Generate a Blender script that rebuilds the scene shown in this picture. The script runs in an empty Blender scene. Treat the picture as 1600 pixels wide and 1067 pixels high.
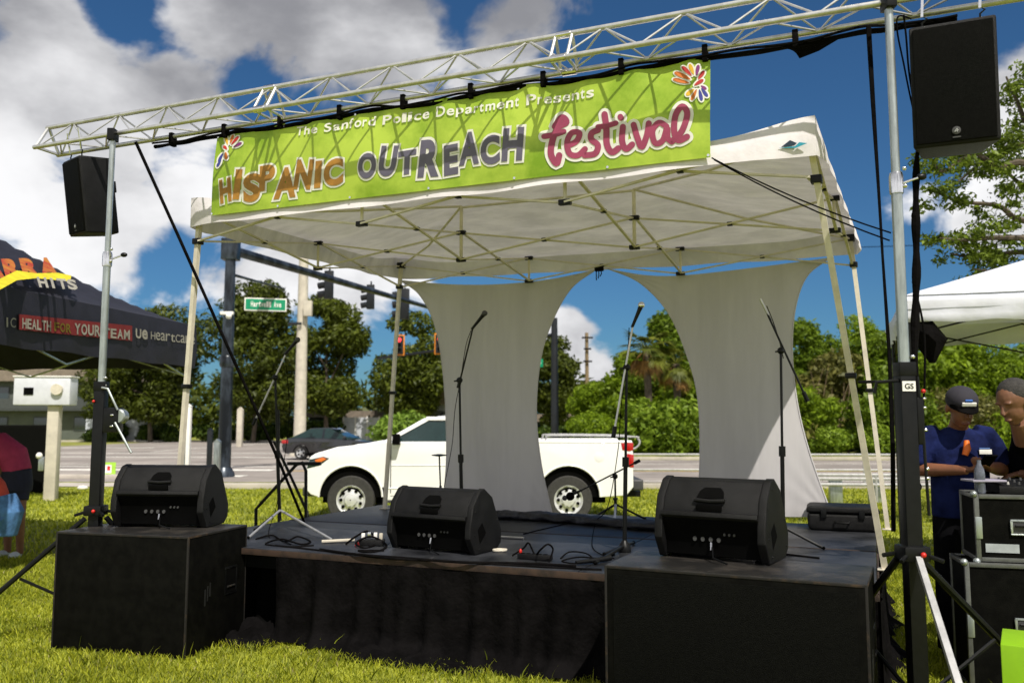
import bpy, bmesh, math, random
import numpy as np
from mathutils import Vector, Matrix
from math import radians as rad, sin, cos, pi, sqrt
random.seed(7)
S = bpy.context.scene
COL = S.collection
# ---------------------------------------------------------------- camera
CAMH, FPX = 1.7, 1330.0
PITCH = math.atan((660 - 533.5) / FPX)
cd = bpy.data.cameras.new('camera')
cd.sensor_width = 36; cd.lens = 36 * FPX / 1600
cd.clip_start = .05; cd.clip_end = 3000
cd.dof.use_dof = True; cd.dof.focus_distance = 6.0; cd.dof.aperture_fstop = 2.1
cam = bpy.data.objects.new('camera', cd); COL.objects.link(cam)
cam.location = (0, 0, CAMH); cam.rotation_euler = (rad(90) + PITCH, 0, 0)
S.camera = cam
S.view_settings.view_transform = 'Standard'; S.view_settings.look = 'None'
S.view_settings.exposure = .1; S.view_settings.gamma = 1
_c, _s = cos(PITCH), sin(PITCH)
def ray(px, py):
    x = (px - 800) / FPX; y = (533.5 - py) / FPX
    return Vector((x, _c - y * _s, _s + y * _c))
def PZ(px, py, z):
    r = ray(px, py); t = (z - CAMH) / r.z
    return Vector((r.x * t, r.y * t, z))
def PY(px, py, Y):
    r = ray(px, py); t = Y / r.y
    return Vector((r.x * t, Y, CAMH + r.z * t))
def PP(px, py, A, B):
    # ray against the vertical plane through plan points A, B
    r = ray(px, py); nx, ny = -(B[1] - A[1]), (B[0] - A[0])
    t = (nx * A[0] + ny * A[1]) / (nx * r.x + ny * r.y)
    return Vector((r.x * t, r.y * t, CAMH + r.z * t))
# ---------------------------------------------------------------- sun and sky
travel = Vector((-.25, .68, -1.0)).normalized()
el = math.asin(-travel.z); tosun = -travel
az = math.atan2(tosun.x, tosun.y)
sl = bpy.data.lights.new('sun', 'SUN'); sl.energy = 5.0; sl.angle = rad(.53); sl.color = (1, .94, .84)
so = bpy.data.objects.new('sun', sl); COL.objects.link(so)
so.rotation_euler = travel.to_track_quat('-Z', 'Y').to_euler()
W = bpy.data.worlds.new('World'); S.world = W; W.use_nodes = True
nt = W.node_tree; N = nt.nodes; L = nt.links; N.clear()
def nd(t, **k):
    n = N.new(t)
    for a, b in k.items(): setattr(n, a, b)
    return n
out = nd('ShaderNodeOutputWorld'); bg = nd('ShaderNodeBackground'); L.new(bg.outputs[0], out.inputs[0])
bg.inputs[1].default_value = .068
sky = nd('ShaderNodeTexSky', sky_type='NISHITA', sun_disc=False, sun_elevation=el, sun_rotation=az, altitude=0, air_density=1.0, dust_density=.6, ozone_density=3.0)
tint = nd('ShaderNodeMix', data_type='RGBA', blend_type='MULTIPLY'); tint.inputs[0].default_value = 1
L.new(sky.outputs[0], tint.inputs[6]); tint.inputs[7].default_value = (.40, .74, 1.0, 1)
tc = nd('ShaderNodeTexCoord')
dirv = tc.outputs['Generated']
def math_(op, a, b=None, c=None):
    n = nd('ShaderNodeMath', operation=op)
    for i, x in enumerate((a, b, c)):
        if x is None: continue
        if isinstance(x, (int, float)): n.inputs[i].default_value = x
        else: L.new(x, n.inputs[i])
    return n.outputs[0]
def maprange(v, a, b, c, d):
    n = nd('ShaderNodeMapRange', interpolation_type='SMOOTHSTEP')
    L.new(v, n.inputs[0])
    for i, x in enumerate((a, b, c, d)): n.inputs[i + 1].default_value = x
    return n.outputs[0]
def blob(px, py, r, w):
    d = ray(px, py).normalized()
    v = nd('ShaderNodeVectorMath', operation='DISTANCE'); L.new(dirv, v.inputs[0]); v.inputs[1].default_value = d
    return maprange(v.outputs['Value'], 0, r / FPX * 1.25, w, 0)
pos = [(120,130,210,1),(20,260,190,1),(290,150,150,.9),(140,330,190,1),(300,300,150,.75),(420,420,150,.8),(560,440,140,.8),(60,10,110,.5),
       (330,20,170,.9),(480,60,200,1),(640,90,170,1),(800,70,170,.9),(930,30,90,.6),(700,140,120,.8),
       (1590,170,150,1),(1440,300,110,.75),(1540,330,130,.85),(1640,260,180,1),(890,510,70,.8),(925,595,90,.85),(970,455,45,.45),(860,460,70,.5),(660,450,110,.7),
       (-300,200,350,1),(2000,100,300,.9)]
neg = [(200,20,100,.7),(0,50,80,.5),(390,130,110,.55),(470,150,80,.4),(250,405,60,.6),(1230,130,260,1.2),(1000,150,160,.7),(1380,480,150,.8),(1150,330,200,.8),(310,100,60,.4)]
P = None
for b in pos:
    o = blob(*b); P = o if P is None else math_('MAXIMUM', P, o)
def blobd(d, r, w):
    v = nd('ShaderNodeVectorMath', operation='DISTANCE'); L.new(dirv, v.inputs[0]); v.inputs[1].default_value = Vector(d).normalized()
    return maprange(v.outputs['Value'], 0, r, w, 0)
for d_, r_, w_ in (((0, -.1, 1), 1.0, 1.5), ((0, -1, .45), 1.5, 1.6), ((-1, -.3, .4), 1.0, 1.3), ((1, -.3, .5), 1.0, 1.2)):  # unseen clouds overhead, behind and beside, added to whiten the ambient light
    P = math_('MAXIMUM', P, blobd(d_, r_, w_))
Ng = None
for b in neg:
    o = blob(*b); Ng = o if Ng is None else math_('MAXIMUM', Ng, o)
def noise_(scale, detail, rough, dist=0, off=(0, 0, 0)):
    m = nd('ShaderNodeMapping'); L.new(dirv, m.inputs[0]); m.inputs['Location'].default_value = off; m.inputs['Scale'].default_value = (1, 1, 1.5)
    n = nd('ShaderNodeTexNoise'); L.new(m.outputs[0], n.inputs['Vector'])
    n.inputs['Scale'].default_value = scale; n.inputs['Detail'].default_value = detail; n.inputs['Roughness'].default_value = rough; n.inputs['Distortion'].default_value = dist
    return n.outputs['Fac']
n1 = noise_(6, 12, .57, .3, (3, 1, .4)); n2 = noise_(3, 6, .5, 0, (9, 4, 2)); n3 = noise_(5, 8, .55, .2, (3.0, 1.0, .47))
base = math_('SUBTRACT', math_('MULTIPLY', P, .9), math_('MULTIPLY', Ng, .6))
v = math_('ADD', base, math_('MULTIPLY', math_('SUBTRACT', n1, .5), 2.1))
mask = maprange(v, .31, .58, 0, 1)
# light tops, grey undersides: density decides
grey = math_('ADD', math_('MULTIPLY', math_('SUBTRACT', n2, .5), 1.7), math_('MULTIPLY', math_('SUBTRACT', n3, .5), 1.6))
sep = nd('ShaderNodeSeparateXYZ'); L.new(dirv, sep.inputs[0])
greyv = math_('ADD', grey, maprange(sep.outputs[2], .26, .46, .40, -.12))
ccol = nd('ShaderNodeValToRGB'); L.new(maprange(greyv, -.35, .55, 0, 1), ccol.inputs[0])
ccol.color_ramp.elements[0].color = (3.9, 3.95, 4.3, 1); ccol.color_ramp.elements[1].color = (13.5, 13.5, 13.7, 1)
mx = nd('ShaderNodeMix', data_type='RGBA'); L.new(mask, mx.inputs[0]); L.new(tint.outputs[2], mx.inputs[6]); L.new(ccol.outputs[0], mx.inputs[7])
L.new(mx.outputs[2], bg.inputs[0])
# ---------------------------------------------------------------- helpers
def mat(name, col, rough=.6, metal=0, var=.12, vs=6, bump=0, bs=60, spec=.5, trans=0, coat=0, stretch=None, col2=None, lo=.4, hi=.6, island=False, sheen=0):
    m = bpy.data.materials.new(name); m.use_nodes = True
    t = m.node_tree; n = t.nodes; l = t.links
    b = n['Principled BSDF']; o = n['Material Output']
    b.inputs['Roughness'].default_value = rough; b.inputs['Metallic'].default_value = metal
    b.inputs['Specular IOR Level'].default_value = spec
    if coat: b.inputs['Coat Weight'].default_value = coat; b.inputs['Coat Roughness'].default_value = .04
    tcn = n.new('ShaderNodeTexCoord'); mp = n.new('ShaderNodeMapping'); l.new(tcn.outputs['Object'], mp.inputs[0])
    if stretch: mp.inputs['Scale'].default_value = stretch
    tx = n.new('ShaderNodeTexNoise'); l.new(mp.outputs[0], tx.inputs['Vector']); tx.inputs['Scale'].default_value = vs; tx.inputs['Detail'].default_value = 8; tx.inputs['Roughness'].default_value = .65
    cr = n.new('ShaderNodeValToRGB'); e = cr.color_ramp.elements
    e[0].position = lo; e[1].position = hi
    c1 = [c * (1 - var) for c in col]; c2 = list(col2) if col2 else [min(1, c * (1 + var)) for c in col]
    e[0].color = (*c1, 1); e[1].color = (*c2, 1)
    fac = tx.outputs['Fac']
    if island:
        g = n.new('ShaderNodeNewGeometry'); mm = n.new('ShaderNodeMath'); mm.operation = 'MULTIPLY_ADD'
        l.new(g.outputs['Random Per Island'], mm.inputs[0]); mm.inputs[1].default_value = .5
        m2 = n.new('ShaderNodeMath'); m2.operation = 'MULTIPLY'; l.new(fac, m2.inputs[0]); m2.inputs[1].default_value = .5
        l.new(m2.outputs[0], mm.inputs[2]); fac = mm.outputs[0]
    l.new(fac, cr.inputs[0]); l.new(cr.outputs[0], b.inputs['Base Color'])
    if bump:
        t2 = n.new('ShaderNodeTexNoise'); l.new(mp.outputs[0], t2.inputs['Vector']); t2.inputs['Scale'].default_value = bs; t2.inputs['Detail'].default_value = 4
        bp = n.new('ShaderNodeBump'); bp.inputs['Strength'].default_value = bump; bp.inputs['Distance'].default_value = .02
        l.new(t2.outputs['Fac'], bp.inputs['Height']); l.new(bp.outputs[0], b.inputs['Normal'])
    if trans:
        tr = n.new('ShaderNodeBsdfTranslucent'); ms = n.new('ShaderNodeMixShader'); ms.inputs[0].default_value = trans
        l.new(cr.outputs[0], tr.inputs[0]); l.new(b.outputs[0], ms.inputs[1]); l.new(tr.outputs[0], ms.inputs[2]); l.new(ms.outputs[0], o.inputs[0])
    return m
def lamp_mat(name, col, s):
    m = mat(name, col); b = m.node_tree.nodes['Principled BSDF']
    b.inputs['Emission Color'].default_value = (*col, 1); b.inputs['Emission Strength'].default_value = s
    return m
def RZ(a): return Matrix.Rotation(a, 4, 'Z')
class MB:
    def __init__(s): s.v = []; s.f = []
    def add(s, vs, fs, M=None):
        k = len(s.v)
        s.v += [tuple(M @ Vector(v)) if M else tuple(v) for v in vs]
        s.f += [tuple(i + k for i in f) for f in fs]; return s
    def box(s, x0, x1, y0, y1, z0, z1, M=None):
        vs = [(x, y, z) for z in (z0, z1) for y in (y0, y1) for x in (x0, x1)]
        return s.add(vs, [(0, 2, 3, 1), (4, 5, 7, 6), (0, 1, 5, 4), (2, 6, 7, 3), (0, 4, 6, 2), (1, 3, 7, 5)], M)
    def tube(s, pts, r, n=8, M=None, sq=None, cap=True):
        pts = [Vector(p) for p in pts]; m = len(pts)
        rs = r if isinstance(r, list) else [r] * m
        vs = []; up = None
        for i, p in enumerate(pts):
            d = (pts[min(i + 1, m - 1)] - pts[max(i - 1, 0)])
            if d.length < 1e-9: d = Vector((0, 0, 1))
            d.normalize()
            if up is None:
                a = Vector((0, 0, 1)) if abs(d.z) < .9 else Vector((0, 1, 0))
                x = d.cross(a).normalized()
            else:
                x = (up - d * up.dot(d)).normalized()
            up = x; y = d.cross(x)
            ri = rs[i]; rx, ry = ri if isinstance(ri, (tuple, list)) else (ri, ri)
            for k in range(n):
                t = 2 * pi * (k + .5) / n
                vs.append(p + x * (cos(t) * rx) + y * (sin(t) * ry))
        fs = [(i * n + k, i * n + (k + 1) % n, (i + 1) * n + (k + 1) % n, (i + 1) * n + k) for i in range(m - 1) for k in range(n)]
        if cap: fs += [tuple(reversed(range(n))), tuple((m - 1) * n + k for k in range(n))]
        return s.add(vs, fs, M)
    def bar(s, a, b, w, h=None, M=None):
        h = h or w
        return s.tube([a, b], (w * .7071, h * .7071), 4, M)
    def lathe(s, prof, n=20, M=None, cap=True):
        vs = [(r * cos(2 * pi * k / n), r * sin(2 * pi * k / n), z) for r, z in prof for k in range(n)]
        m = len(prof)
        fs = [(i * n + k, i * n + (k + 1) % n, (i + 1) * n + (k + 1) % n, (i + 1) * n + k) for i in range(m - 1) for k in range(n)]
        if cap: fs += [tuple(reversed(range(n))), tuple((m - 1) * n + k for k in range(n))]
        return s.add(vs, fs, M)
    def prism(s, poly, y0, y1, M=None, ax='y'):
        n = len(poly)
        if ax == 'y': A = [(p[0], y0, p[1]) for p in poly]; B = [(p[0], y1, p[1]) for p in poly]
        elif ax == 'x': A = [(y0, p[0], p[1]) for p in poly]; B = [(y1, p[0], p[1]) for p in poly]
        else: A = [(p[0], p[1], y0) for p in poly]; B = [(p[0], p[1], y1) for p in poly]
        return s.add(A + B, [tuple(range(n)), tuple(range(2 * n - 1, n - 1, -1))] + [(i, i + n, (i + 1) % n + n, (i + 1) % n) for i in range(n)], M)
    def ell(s, c, r, n=14, M=None):
        if isinstance(r, (int, float)): r = (r, r, r)
        m = n // 2 + 1
        vs = []
        for i in range(m + 1):
            t = pi * i / m
            for k in range(n): vs.append((c[0] + r[0] * sin(t) * cos(2 * pi * k / n), c[1] + r[1] * sin(t) * sin(2 * pi * k / n), c[2] + r[2] * cos(t)))
        fs = [(i * n + k, (i + 1) * n + k, (i + 1) * n + (k + 1) % n, i * n + (k + 1) % n) for i in range(m) for k in range(n)]
        return s.add(vs, fs, M)
    def build(s, name, m, parent=None, bev=0, seg=2, smooth=True, ang=38, remesh=0, solid=0, loc=None):
        me = bpy.data.meshes.new(name); me.from_pydata([tuple(v) for v in s.v], [], s.f)
        bm = bmesh.new(); bm.from_mesh(me)
        bmesh.ops.remove_doubles(bm, verts=bm.verts, dist=1e-5)
        bmesh.ops.recalc_face_normals(bm, faces=bm.faces)
        if bev: bmesh.ops.bevel(bm, geom=[e for e in bm.edges if len(e.link_faces) == 2 and e.calc_face_angle(0) > .5], offset=bev, segments=seg, affect='EDGES', profile=.6, clamp_overlap=True)
        bm.to_mesh(me); bm.free()
        o = bpy.data.objects.new(name, me); COL.objects.link(o)
        if remesh:
            r = o.modifiers.new('r', 'REMESH'); r.mode = 'VOXEL'; r.voxel_size = remesh
            q = o.modifiers.new('s', 'SMOOTH'); q.iterations = 5; q.factor = .5
            dg = bpy.context.evaluated_depsgraph_get(); me2 = bpy.data.meshes.new_from_object(o.evaluated_get(dg))
            o.modifiers.clear(); o.data = me2; me = me2
        me.materials.clear(); me.materials.append(m)
        if smooth:
            me.polygons.foreach_set('use_smooth', [True] * len(me.polygons))
            if not remesh: me.set_sharp_from_angle(angle=rad(ang))
        if parent: o.parent = parent
        if loc is not None: o.location = loc
        return o
def tag(o, label=None, cat=None, group=None, kind=None):
    if label: o['label'] = label
    if cat: o['category'] = cat
    if group: o['group'] = group
    if kind: o['kind'] = kind
    return o
def thing(name, label, cat, loc=(0, 0, 0), rz=0, group=None):
    o = bpy.data.objects.new(name, None); COL.objects.link(o); o.location = loc; o.rotation_euler = (0, 0, rz); o.empty_display_size = .1
    return tag(o, label, cat, group)
def dup(o, loc, rz=0, label=None, parent=None):
    c = o.copy(); COL.objects.link(c)
    if parent is None:
        c.location = loc; c.rotation_euler = (0, 0, rz)
        if label: c['label'] = label
    else: c.parent = parent
    for ch in list(o.children): dup(ch, None, 0, None, c)
    return c
def catenary(a, b, sag, n=12):
    a, b = Vector(a), Vector(b)
    return [a.lerp(b, i / n) - Vector((0, 0, sag * 4 * (i / n) * (1 - i / n))) for i in range(n + 1)]
def smoothpts(P, n=6):
    P = [Vector(p) for p in P]; o = []
    for i in range(len(P) - 1):
        p0 = P[max(i - 1, 0)]; p1 = P[i]; p2 = P[i + 1]; p3 = P[min(i + 2, len(P) - 1)]
        for k in range(n):
            t = k / n
            o.append(.5 * ((2 * p1) + (p2 - p0) * t + (2 * p0 - 5 * p1 + 4 * p2 - p3) * t * t + (3 * p1 - p0 - 3 * p2 + p3) * t ** 3))
    return o + [P[-1]]
def struct(o): o['kind'] = 'structure'; return o
# materials
M = dict(
 grass=mat('lawn', (.19, .22, .016), .9, var=.35, vs=1.6, bump=.6, bs=40, col2=(.33, .36, .035)),
 blade=mat('grass_blade', (.24, .31, .010), .6, var=.35, vs=1.0, trans=.45, col2=(.54, .56, .04), island=True, lo=.3, hi=.75),
 dry=mat('verge_grass', (.22, .23, .04), .9, var=.3, vs=1.5, bump=.3, bs=20),
 road=mat('asphalt', (.27, .24, .22), .85, var=.22, vs=.35, bump=.2, bs=90),
 conc=mat('concrete', (.46, .42, .37), .85, var=.12, vs=1.4, bump=.15, bs=60),
 paint=mat('road_paint', (.75, .73, .68), .7, var=.15, vs=3),
 ypaint=mat('yellow_road_paint', (.62, .40, .10), .7, var=.15, vs=3),
 deck=mat('stage_deck', (.010, .011, .014), .45, var=.4, vs=2.5, bump=.1, bs=180, spec=.35, col2=(.030, .032, .038)),
 wood=mat('ply_edge', (.028, .015, .009), .8, var=.5, vs=8),
 cloth=mat('black_cloth', (.004, .0036, .0038), .95, var=.4, vs=5, bump=.5, bs=25, spec=.05),
 carpet=mat('sub_paint', (.003, .003, .0024), .7, var=.4, vs=10, bump=.25, bs=260, spec=.06),
 subtop=mat('worn_sub_top', (.022, .021, .02), .38, var=.4, vs=5, bump=.2, bs=120, col2=(.06, .052, .045), lo=.45, hi=.75),
 grille=mat('grille', (.003, .0032, .0026), .65, var=.3, vs=60, bump=.6, bs=330, spec=.06),
 worn=mat('worn_edge', (.012, .008, .005), .8, var=.7, vs=9, col2=(.09, .05, .02), lo=.52, hi=.8),
 plas=mat('speaker_plastic', (.005, .005, .0054), .5, var=.4, vs=9, bump=.35, bs=420, spec=.22),
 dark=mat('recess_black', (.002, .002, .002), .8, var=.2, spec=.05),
 chrome=mat('chrome', (.75, .75, .76), .18, metal=1, var=.08, vs=20),
 alu=mat('aluminium', (.55, .55, .55), .36, metal=.6, var=.12, vs=12, stretch=(1, 1, .3)),
 galv=mat('galvanised', (.42, .46, .46), .35, metal=.8, var=.2, vs=15, stretch=(1, 1, .2)),
 bmetal=mat('black_metal', (.004, .0043, .0047), .4, var=.25, vs=15, spec=.25),
 cream=mat('cream_enamel', (.64, .59, .49), .45, var=.1, vs=9),
 canvas=mat('canopy_canvas', (.76, .725, .76), .75, var=.10, vs=2.2, bump=.6, bs=5, trans=.15, spec=.2, stretch=(1, 2.5, 1)),
 spandex=mat('stretch_fabric', (.56, .545, .56), .8, var=.05, vs=.7, bump=.2, bs=1.6, trans=.09, spec=.1, stretch=(5, 5, .7)),
 white=mat('white_canvas', (.72, .74, .84), .7, var=.03, vs=4, bump=.3, bs=6, trans=.06),
 tblack=mat('black_canvas', (.014, .014, .024), .6, var=.2, vs=4, bump=.2, bs=8, trans=.1),
 olive=mat('olive_lining', (.22, .17, .02), .8, var=.15, vs=3, trans=.35),
 car=mat('truck_paint', (.90, .90, .90), .3, var=.02, vs=2, coat=1),
 carb=mat('black_car_paint', (.008, .009, .014), .2, var=.1, coat=1),
 glass=mat('vehicle_glass', (.012, .03, .03), .05, var=.1, spec=.9),
 tyre=mat('tyre', (.035, .034, .032), .8, var=.2, vs=20, bump=.3, bs=80),
 rim=mat('steel_rim', (.72, .73, .74), .3, metal=.35, var=.1),
 redl=mat('red_lens', (.45, .012, .012), .2, var=.1, coat=.5),
 orl=mat('orange_lens', (.75, .17, .02), .2, var=.1, coat=.5),
 pgrey=mat('grey_trim', (.05, .05, .052), .5, var=.1),
 red=mat('red_plastic', (.55, .015, .01), .4, var=.1),
 bannerg=mat('banner_green', (.25, .44, .010), .5, var=.2, vs=1.1, col2=(.48, .64, .07), lo=.42, hi=.6, trans=.05),
 bark=mat('bark', (.09, .07, .05), .9, var=.4, vs=6, bump=.6, bs=20, stretch=(1, 1, .3)),
 trafb=mat('signal_black', (.006, .008, .012), .4, var=.3, vs=2),
 mast=mat('mast_paint', (.012, .017, .028), .3, metal=.3, var=.6, vs=2, col2=(.07, .09, .12), lo=.45, hi=.7, stretch=(1, 1, .35)),
 concpole=mat('concrete_pole', (.52, .48, .40), .8, var=.1, vs=3),
 pole_wood=mat('pole_wood', (.22, .16, .09), .85, var=.2, vs=4, stretch=(1, 1, .1)),
 sgreen=mat('street_sign_green', (.0, .25, .12), .4, var=.06),
 swht=mat('dull_white', (.5, .49, .46), .6, var=.04),
 wht=mat('white_print', (.80, .79, .76), .6, var=.04),
)
# ---------------------------------------------------------------- stage
R0 = rad(-23)
UX = Vector((cos(R0), sin(R0), 0)); VX = Vector((-sin(R0), cos(R0), 0))
SO = Vector((-2.98, 7.32, 0)); SLN, SDP, SZ = 5.58, 3.5, .70
stage = thing('stage', 'low black modular stage with worn deck boards and black skirt under the white canopy', 'stage', SO, R0)
for i in range(3):
    for j in range(2):
        w = SLN / 3; d = SDP / 2
        mb = MB().box(i * w + .004, (i + 1) * w - .004, j * d + .004, (j + 1) * d - .004, SZ - .035, SZ)
        mb.build('deck_panel', M['deck'], stage, bev=.004)
mb = MB()
mb.box(.0, SLN, -.012, .0, SZ - .05, SZ - .004); mb.box(-.012, 0, 0, SDP, SZ - .05, SZ - .004); mb.box(SLN, SLN + .012, 0, SDP, SZ - .05, SZ - .004); mb.box(0, SLN, SDP, SDP + .012, SZ - .05, SZ - .004)
for j in (1,): mb.box(0, SLN, SDP / 2 - .012, SDP / 2 + .012, SZ - .002, SZ + .0035)
mb.build('edge_trim', M['wood'], stage, bev=.003)
mb = MB().box(.05, SLN - .05, .06, SDP - .06, SZ - .16, SZ - .04); mb.build('deck_frame', M['bmetal'], stage)
for i in range(4):
    for j in range(3):
        x = .12 + i * (SLN - .24) / 3; y = .14 + j * (SDP - .28) / 2
        MB().tube([(x, y, 0), (x, y, SZ - .16)], .028, 8).build('leg', M['bmetal'], stage)
def skirt(name, P0, P1, x0, x1, seed, drape=0, zt=SZ - .05):
    # rippled hanging cloth from x0 to x1 along the front
    n, m = int((x1 - x0) / .025), 16; vs = []; rn = random.Random(seed)
    ph = [rn.uniform(0, 6) for _ in range(6)]
    for j in range(m + 1):
        t = j / m
        for i in range(n + 1):
            x = x0 + (x1 - x0) * i / n
            a = .012 + .042 * t
            y = -.02 - a * (.6 * sin(x * 19 + ph[0] + .6 * sin(t * 3 + ph[3])) + .45 * sin(x * 33 + ph[1] + t) + .3 * sin(x * 7.3 + ph[2]))
            z = zt * (1 - t)
            if t > .86:
                y -= (t - .86) / .14 * (.10 + .05 * sin(x * 5 + ph[4])) ; z = zt * .14 * (1 - (t - .86) / .14) + .02 * (1 + sin(x * 23 + ph[5])) * .5 + .008
            vs.append((x, y, z))
    fs = [(j * (n + 1) + i, j * (n + 1) + i + 1, (j + 1) * (n + 1) + i + 1, (j + 1) * (n + 1) + i) for j in range(m) for i in range(n)]
    return vs, fs
vs, fs = skirt('s', 0, 0, 1.22, SLN, 3)
MB().add(vs, fs).build('skirt', M['cloth'], stage, ang=180)
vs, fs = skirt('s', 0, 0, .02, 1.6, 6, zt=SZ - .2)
MB().add([(x, y + .34, z) for x, y, z in vs], fs).build('skirt_gap_shade', M['dark'], stage, ang=180)  # black sheet added behind the skirt gap, stands for shade under the stage
vs, fs = skirt('s', 0, 0, -.02, .42, 5)
MB().add(vs, fs).build('skirt', M['cloth'], stage, ang=180)
# side and rear skirts
for (x, nm) in ((0, 'l'), (SLN, 'r')):
    vs, fs = skirt('s', 0, 0, 0, SDP, 9 + int(x))
    k = -1 if x else 1
    MB().add([((x + (y if not x else -y)), xx, z) for xx, y, z in vs], fs).build('side_skirt', M['cloth'], stage, ang=180)
# bunched cloth on the grass where the skirt is open
def crumple(x0, x1, y0, y1, h, seed, nx=46, ny=14, zb=.0):
    vs = []
    for j in range(ny + 1):
        for i in range(nx + 1):
            u, w = i / nx, j / ny
            x = x0 + (x1 - x0) * u; y = y0 + (y1 - y0) * w
            e = min(1, 5 * min(u, 1 - u)) * min(1, 3 * min(w, 1 - w))
            q = noise.noise(Vector((x * 7, y * 14, seed))) * .5 + noise.noise(Vector((x * 17, y * 25, seed + 5))) * .28 + .45
            vs.append((x + .03 * noise.noise(Vector((x * 5, y * 9, seed + 8))), y + .03 * noise.noise(Vector((x * 6, y * 5, seed + 3))), zb + .004 + max(0, h * e * q)))
    fs = [(j * (nx + 1) + i, j * (nx + 1) + i + 1, (j + 1) * (nx + 1) + i + 1, (j + 1) * (nx + 1) + i) for j in range(ny) for i in range(nx)]
    return MB().add(vs, fs)
from mathutils import noise
crumple(.30, 1.30, -.30, .42, .17, 2, 46, 26).build('bunched_skirt', M['cloth'], stage, ang=180)
crumple(1.9, 3.1, -.26, -.02, .11, 7).build('bunched_skirt', M['cloth'], stage, ang=180)
# ---------------------------------------------------------------- canopy
CF = Vector((-2.75, 7.15, 0)); CL_, CD_ = 5.05, 3.5
root = thing('pop_up_canopy', 'white pop-up canopy with folding cream frame standing over the black stage', 'canopy', CF, R0); canopy = root
inv = (Matrix.Translation(CF) @ RZ(R0)).inverted()
ZE = 3.36
def dz(s, t): return .10 * (1 - s) * t
def ctop(s, t):
    x = s * CL_; y = t * CD_
    dc = min(math.hypot(x - a, y - b) for a in (0, CL_) for b in (0, CD_))
    return ZE + .17 + .085 * math.exp(-(dc / .38) ** 2) + dz(s, t)
nx, ny = 60, 44; vs = []
for j in range(ny + 1):
    for i in range(nx + 1):
        s, t = i / nx, j / ny; x = s * CL_; y = t * CD_
        e = min(y, CD_ - y, x, CL_ - x)
        dd = max(0, min(e / (CD_ / 2), 1))
        z = ctop(s, t) if e < 1e-6 else ZE + .17 + dz(s, t) + .085 * math.exp(-(min(math.hypot(x - a, y - b) for a in (0, CL_) for b in (0, CD_)) / .38) ** 2) + .34 * dd ** 1.15
        z += (.03 * noise.noise(Vector((x * 1.3, y * 2.2, 1))) + .020 * noise.noise(Vector((x * 3 + y * 2, y * 6, 4))) + .006 * noise.noise(Vector((x * 9, y * 9 - x * 5, 7)))) * min(1, e * 4)
        vs.append((x, y, z))
fs = [(j * (nx + 1) + i, j * (nx + 1) + i + 1, (j + 1) * (nx + 1) + i + 1, (j + 1) * (nx + 1) + i) for j in range(ny) for i in range(nx)]
MB().add(vs, fs).build('roof', M['canvas'], root, ang=180)
# valance all round, slightly wavy, hem band along the bottom
mb = MB(); hem = MB()
edges = [((0, 0), (1, 0), (0, -1)), ((1, 0), (1, 1), (1, 0)), ((1, 1), (0, 1), (0, 1)), ((0, 1), (0, 0), (-1, 0))]
for a, b, nrm in edges:
    n = 70; rows = 6; vv = []; hv = []
    for j in range(rows + 1):
        w = j / rows
        for i in range(n + 1):
            k = i / n; s = a[0] + (b[0] - a[0]) * k; t = a[1] + (b[1] - a[1]) * k
            z0 = ctop(s, t); z1 = ZE + dz(s, t) - .012 * sin(pi * k) + .006 * sin(k * 31)
            bul = (.018 * sin(pi * w) + .055 * w ** 1.5 * min(1, 14 * min(k, 1 - k))) * (1 if 0 < k < 1 else 0) + .008 * sin(k * 40 + w) * w * min(1, 12 * min(k, 1 - k))
            vv.append((s * CL_ + nrm[0] * bul, t * CD_ + nrm[1] * bul, z0 + (z1 - z0) * w))
    mb.add(vv, [(j * (n + 1) + i, j * (n + 1) + i + 1, (j + 1) * (n + 1) + i + 1, (j + 1) * (n + 1) + i) for j in range(rows) for i in range(n)])
mb.build('valance', M['canvas'], root, ang=180)
# logo on the valance corner (blue pyramid mark)
lp = inv @ PP(1238, 226, (1.90, 5.18 - .04), (-2.75, 7.15 - .04))
lm = MB(); y = -.045
lm.prism([(lp.x - .065, lp.z - .012), (lp.x - .01, lp.z + .026), (lp.x + .03, lp.z + .002), (lp.x + .012, lp.z - .012)], y, y + .004)
lm.build('logo', mat('logo_navy', (.01, .03, .06), .5), root)
lm = MB(); lm.prism([(lp.x - .08, lp.z - .016), (lp.x + .02, lp.z - .016), (lp.x + .045, lp.z + .006), (lp.x + .09, lp.z - .006), (lp.x + .02, lp.z - .028)], y + .001, y + .005)
lm.build('logo', mat('logo_cyan', (.02, .30, .42), .5), root)
# frame: 4 x 3 grid of posts joined by crossed struts
gx = [.05, CL_ / 3, 2 * CL_ / 3, CL_ - .05]; gy = [.06, CD_ / 2, CD_ - .06]
def nodez(i, j, top):
    t = dz(gx[i] / CL_, gy[j] / CD_)
    return (ZE + .15 if top else ZE - .115) + t + (.0 if (i in (0, 3) or j != 1) else -.02)
for i in range(4):
    for j in range(3):
        corner = i in (0, 3) and j in (0, 2)
        if not corner:
            x, y = gx[i], gy[j]; zt, zb = nodez(i, j, 1), nodez(i, j, 0)
            inner = i in (1, 2) and j == 1
            MB().tube([(x, y, zb - .02), (x, y, zt + (.26 if inner else 0))], .016 if inner else .013, 8).build('post', M['cream'], root)
            for z in (zt, zb): MB().box(x - .045, x + .045, y - .022, y + .022, z - .02, z + .02).build('joint', M['bmetal'], root, bev=.006)
def strut(a, b):
    MB().tube([a, b], (.0165, .010), 4).build('strut', M['cream'], root)
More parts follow.
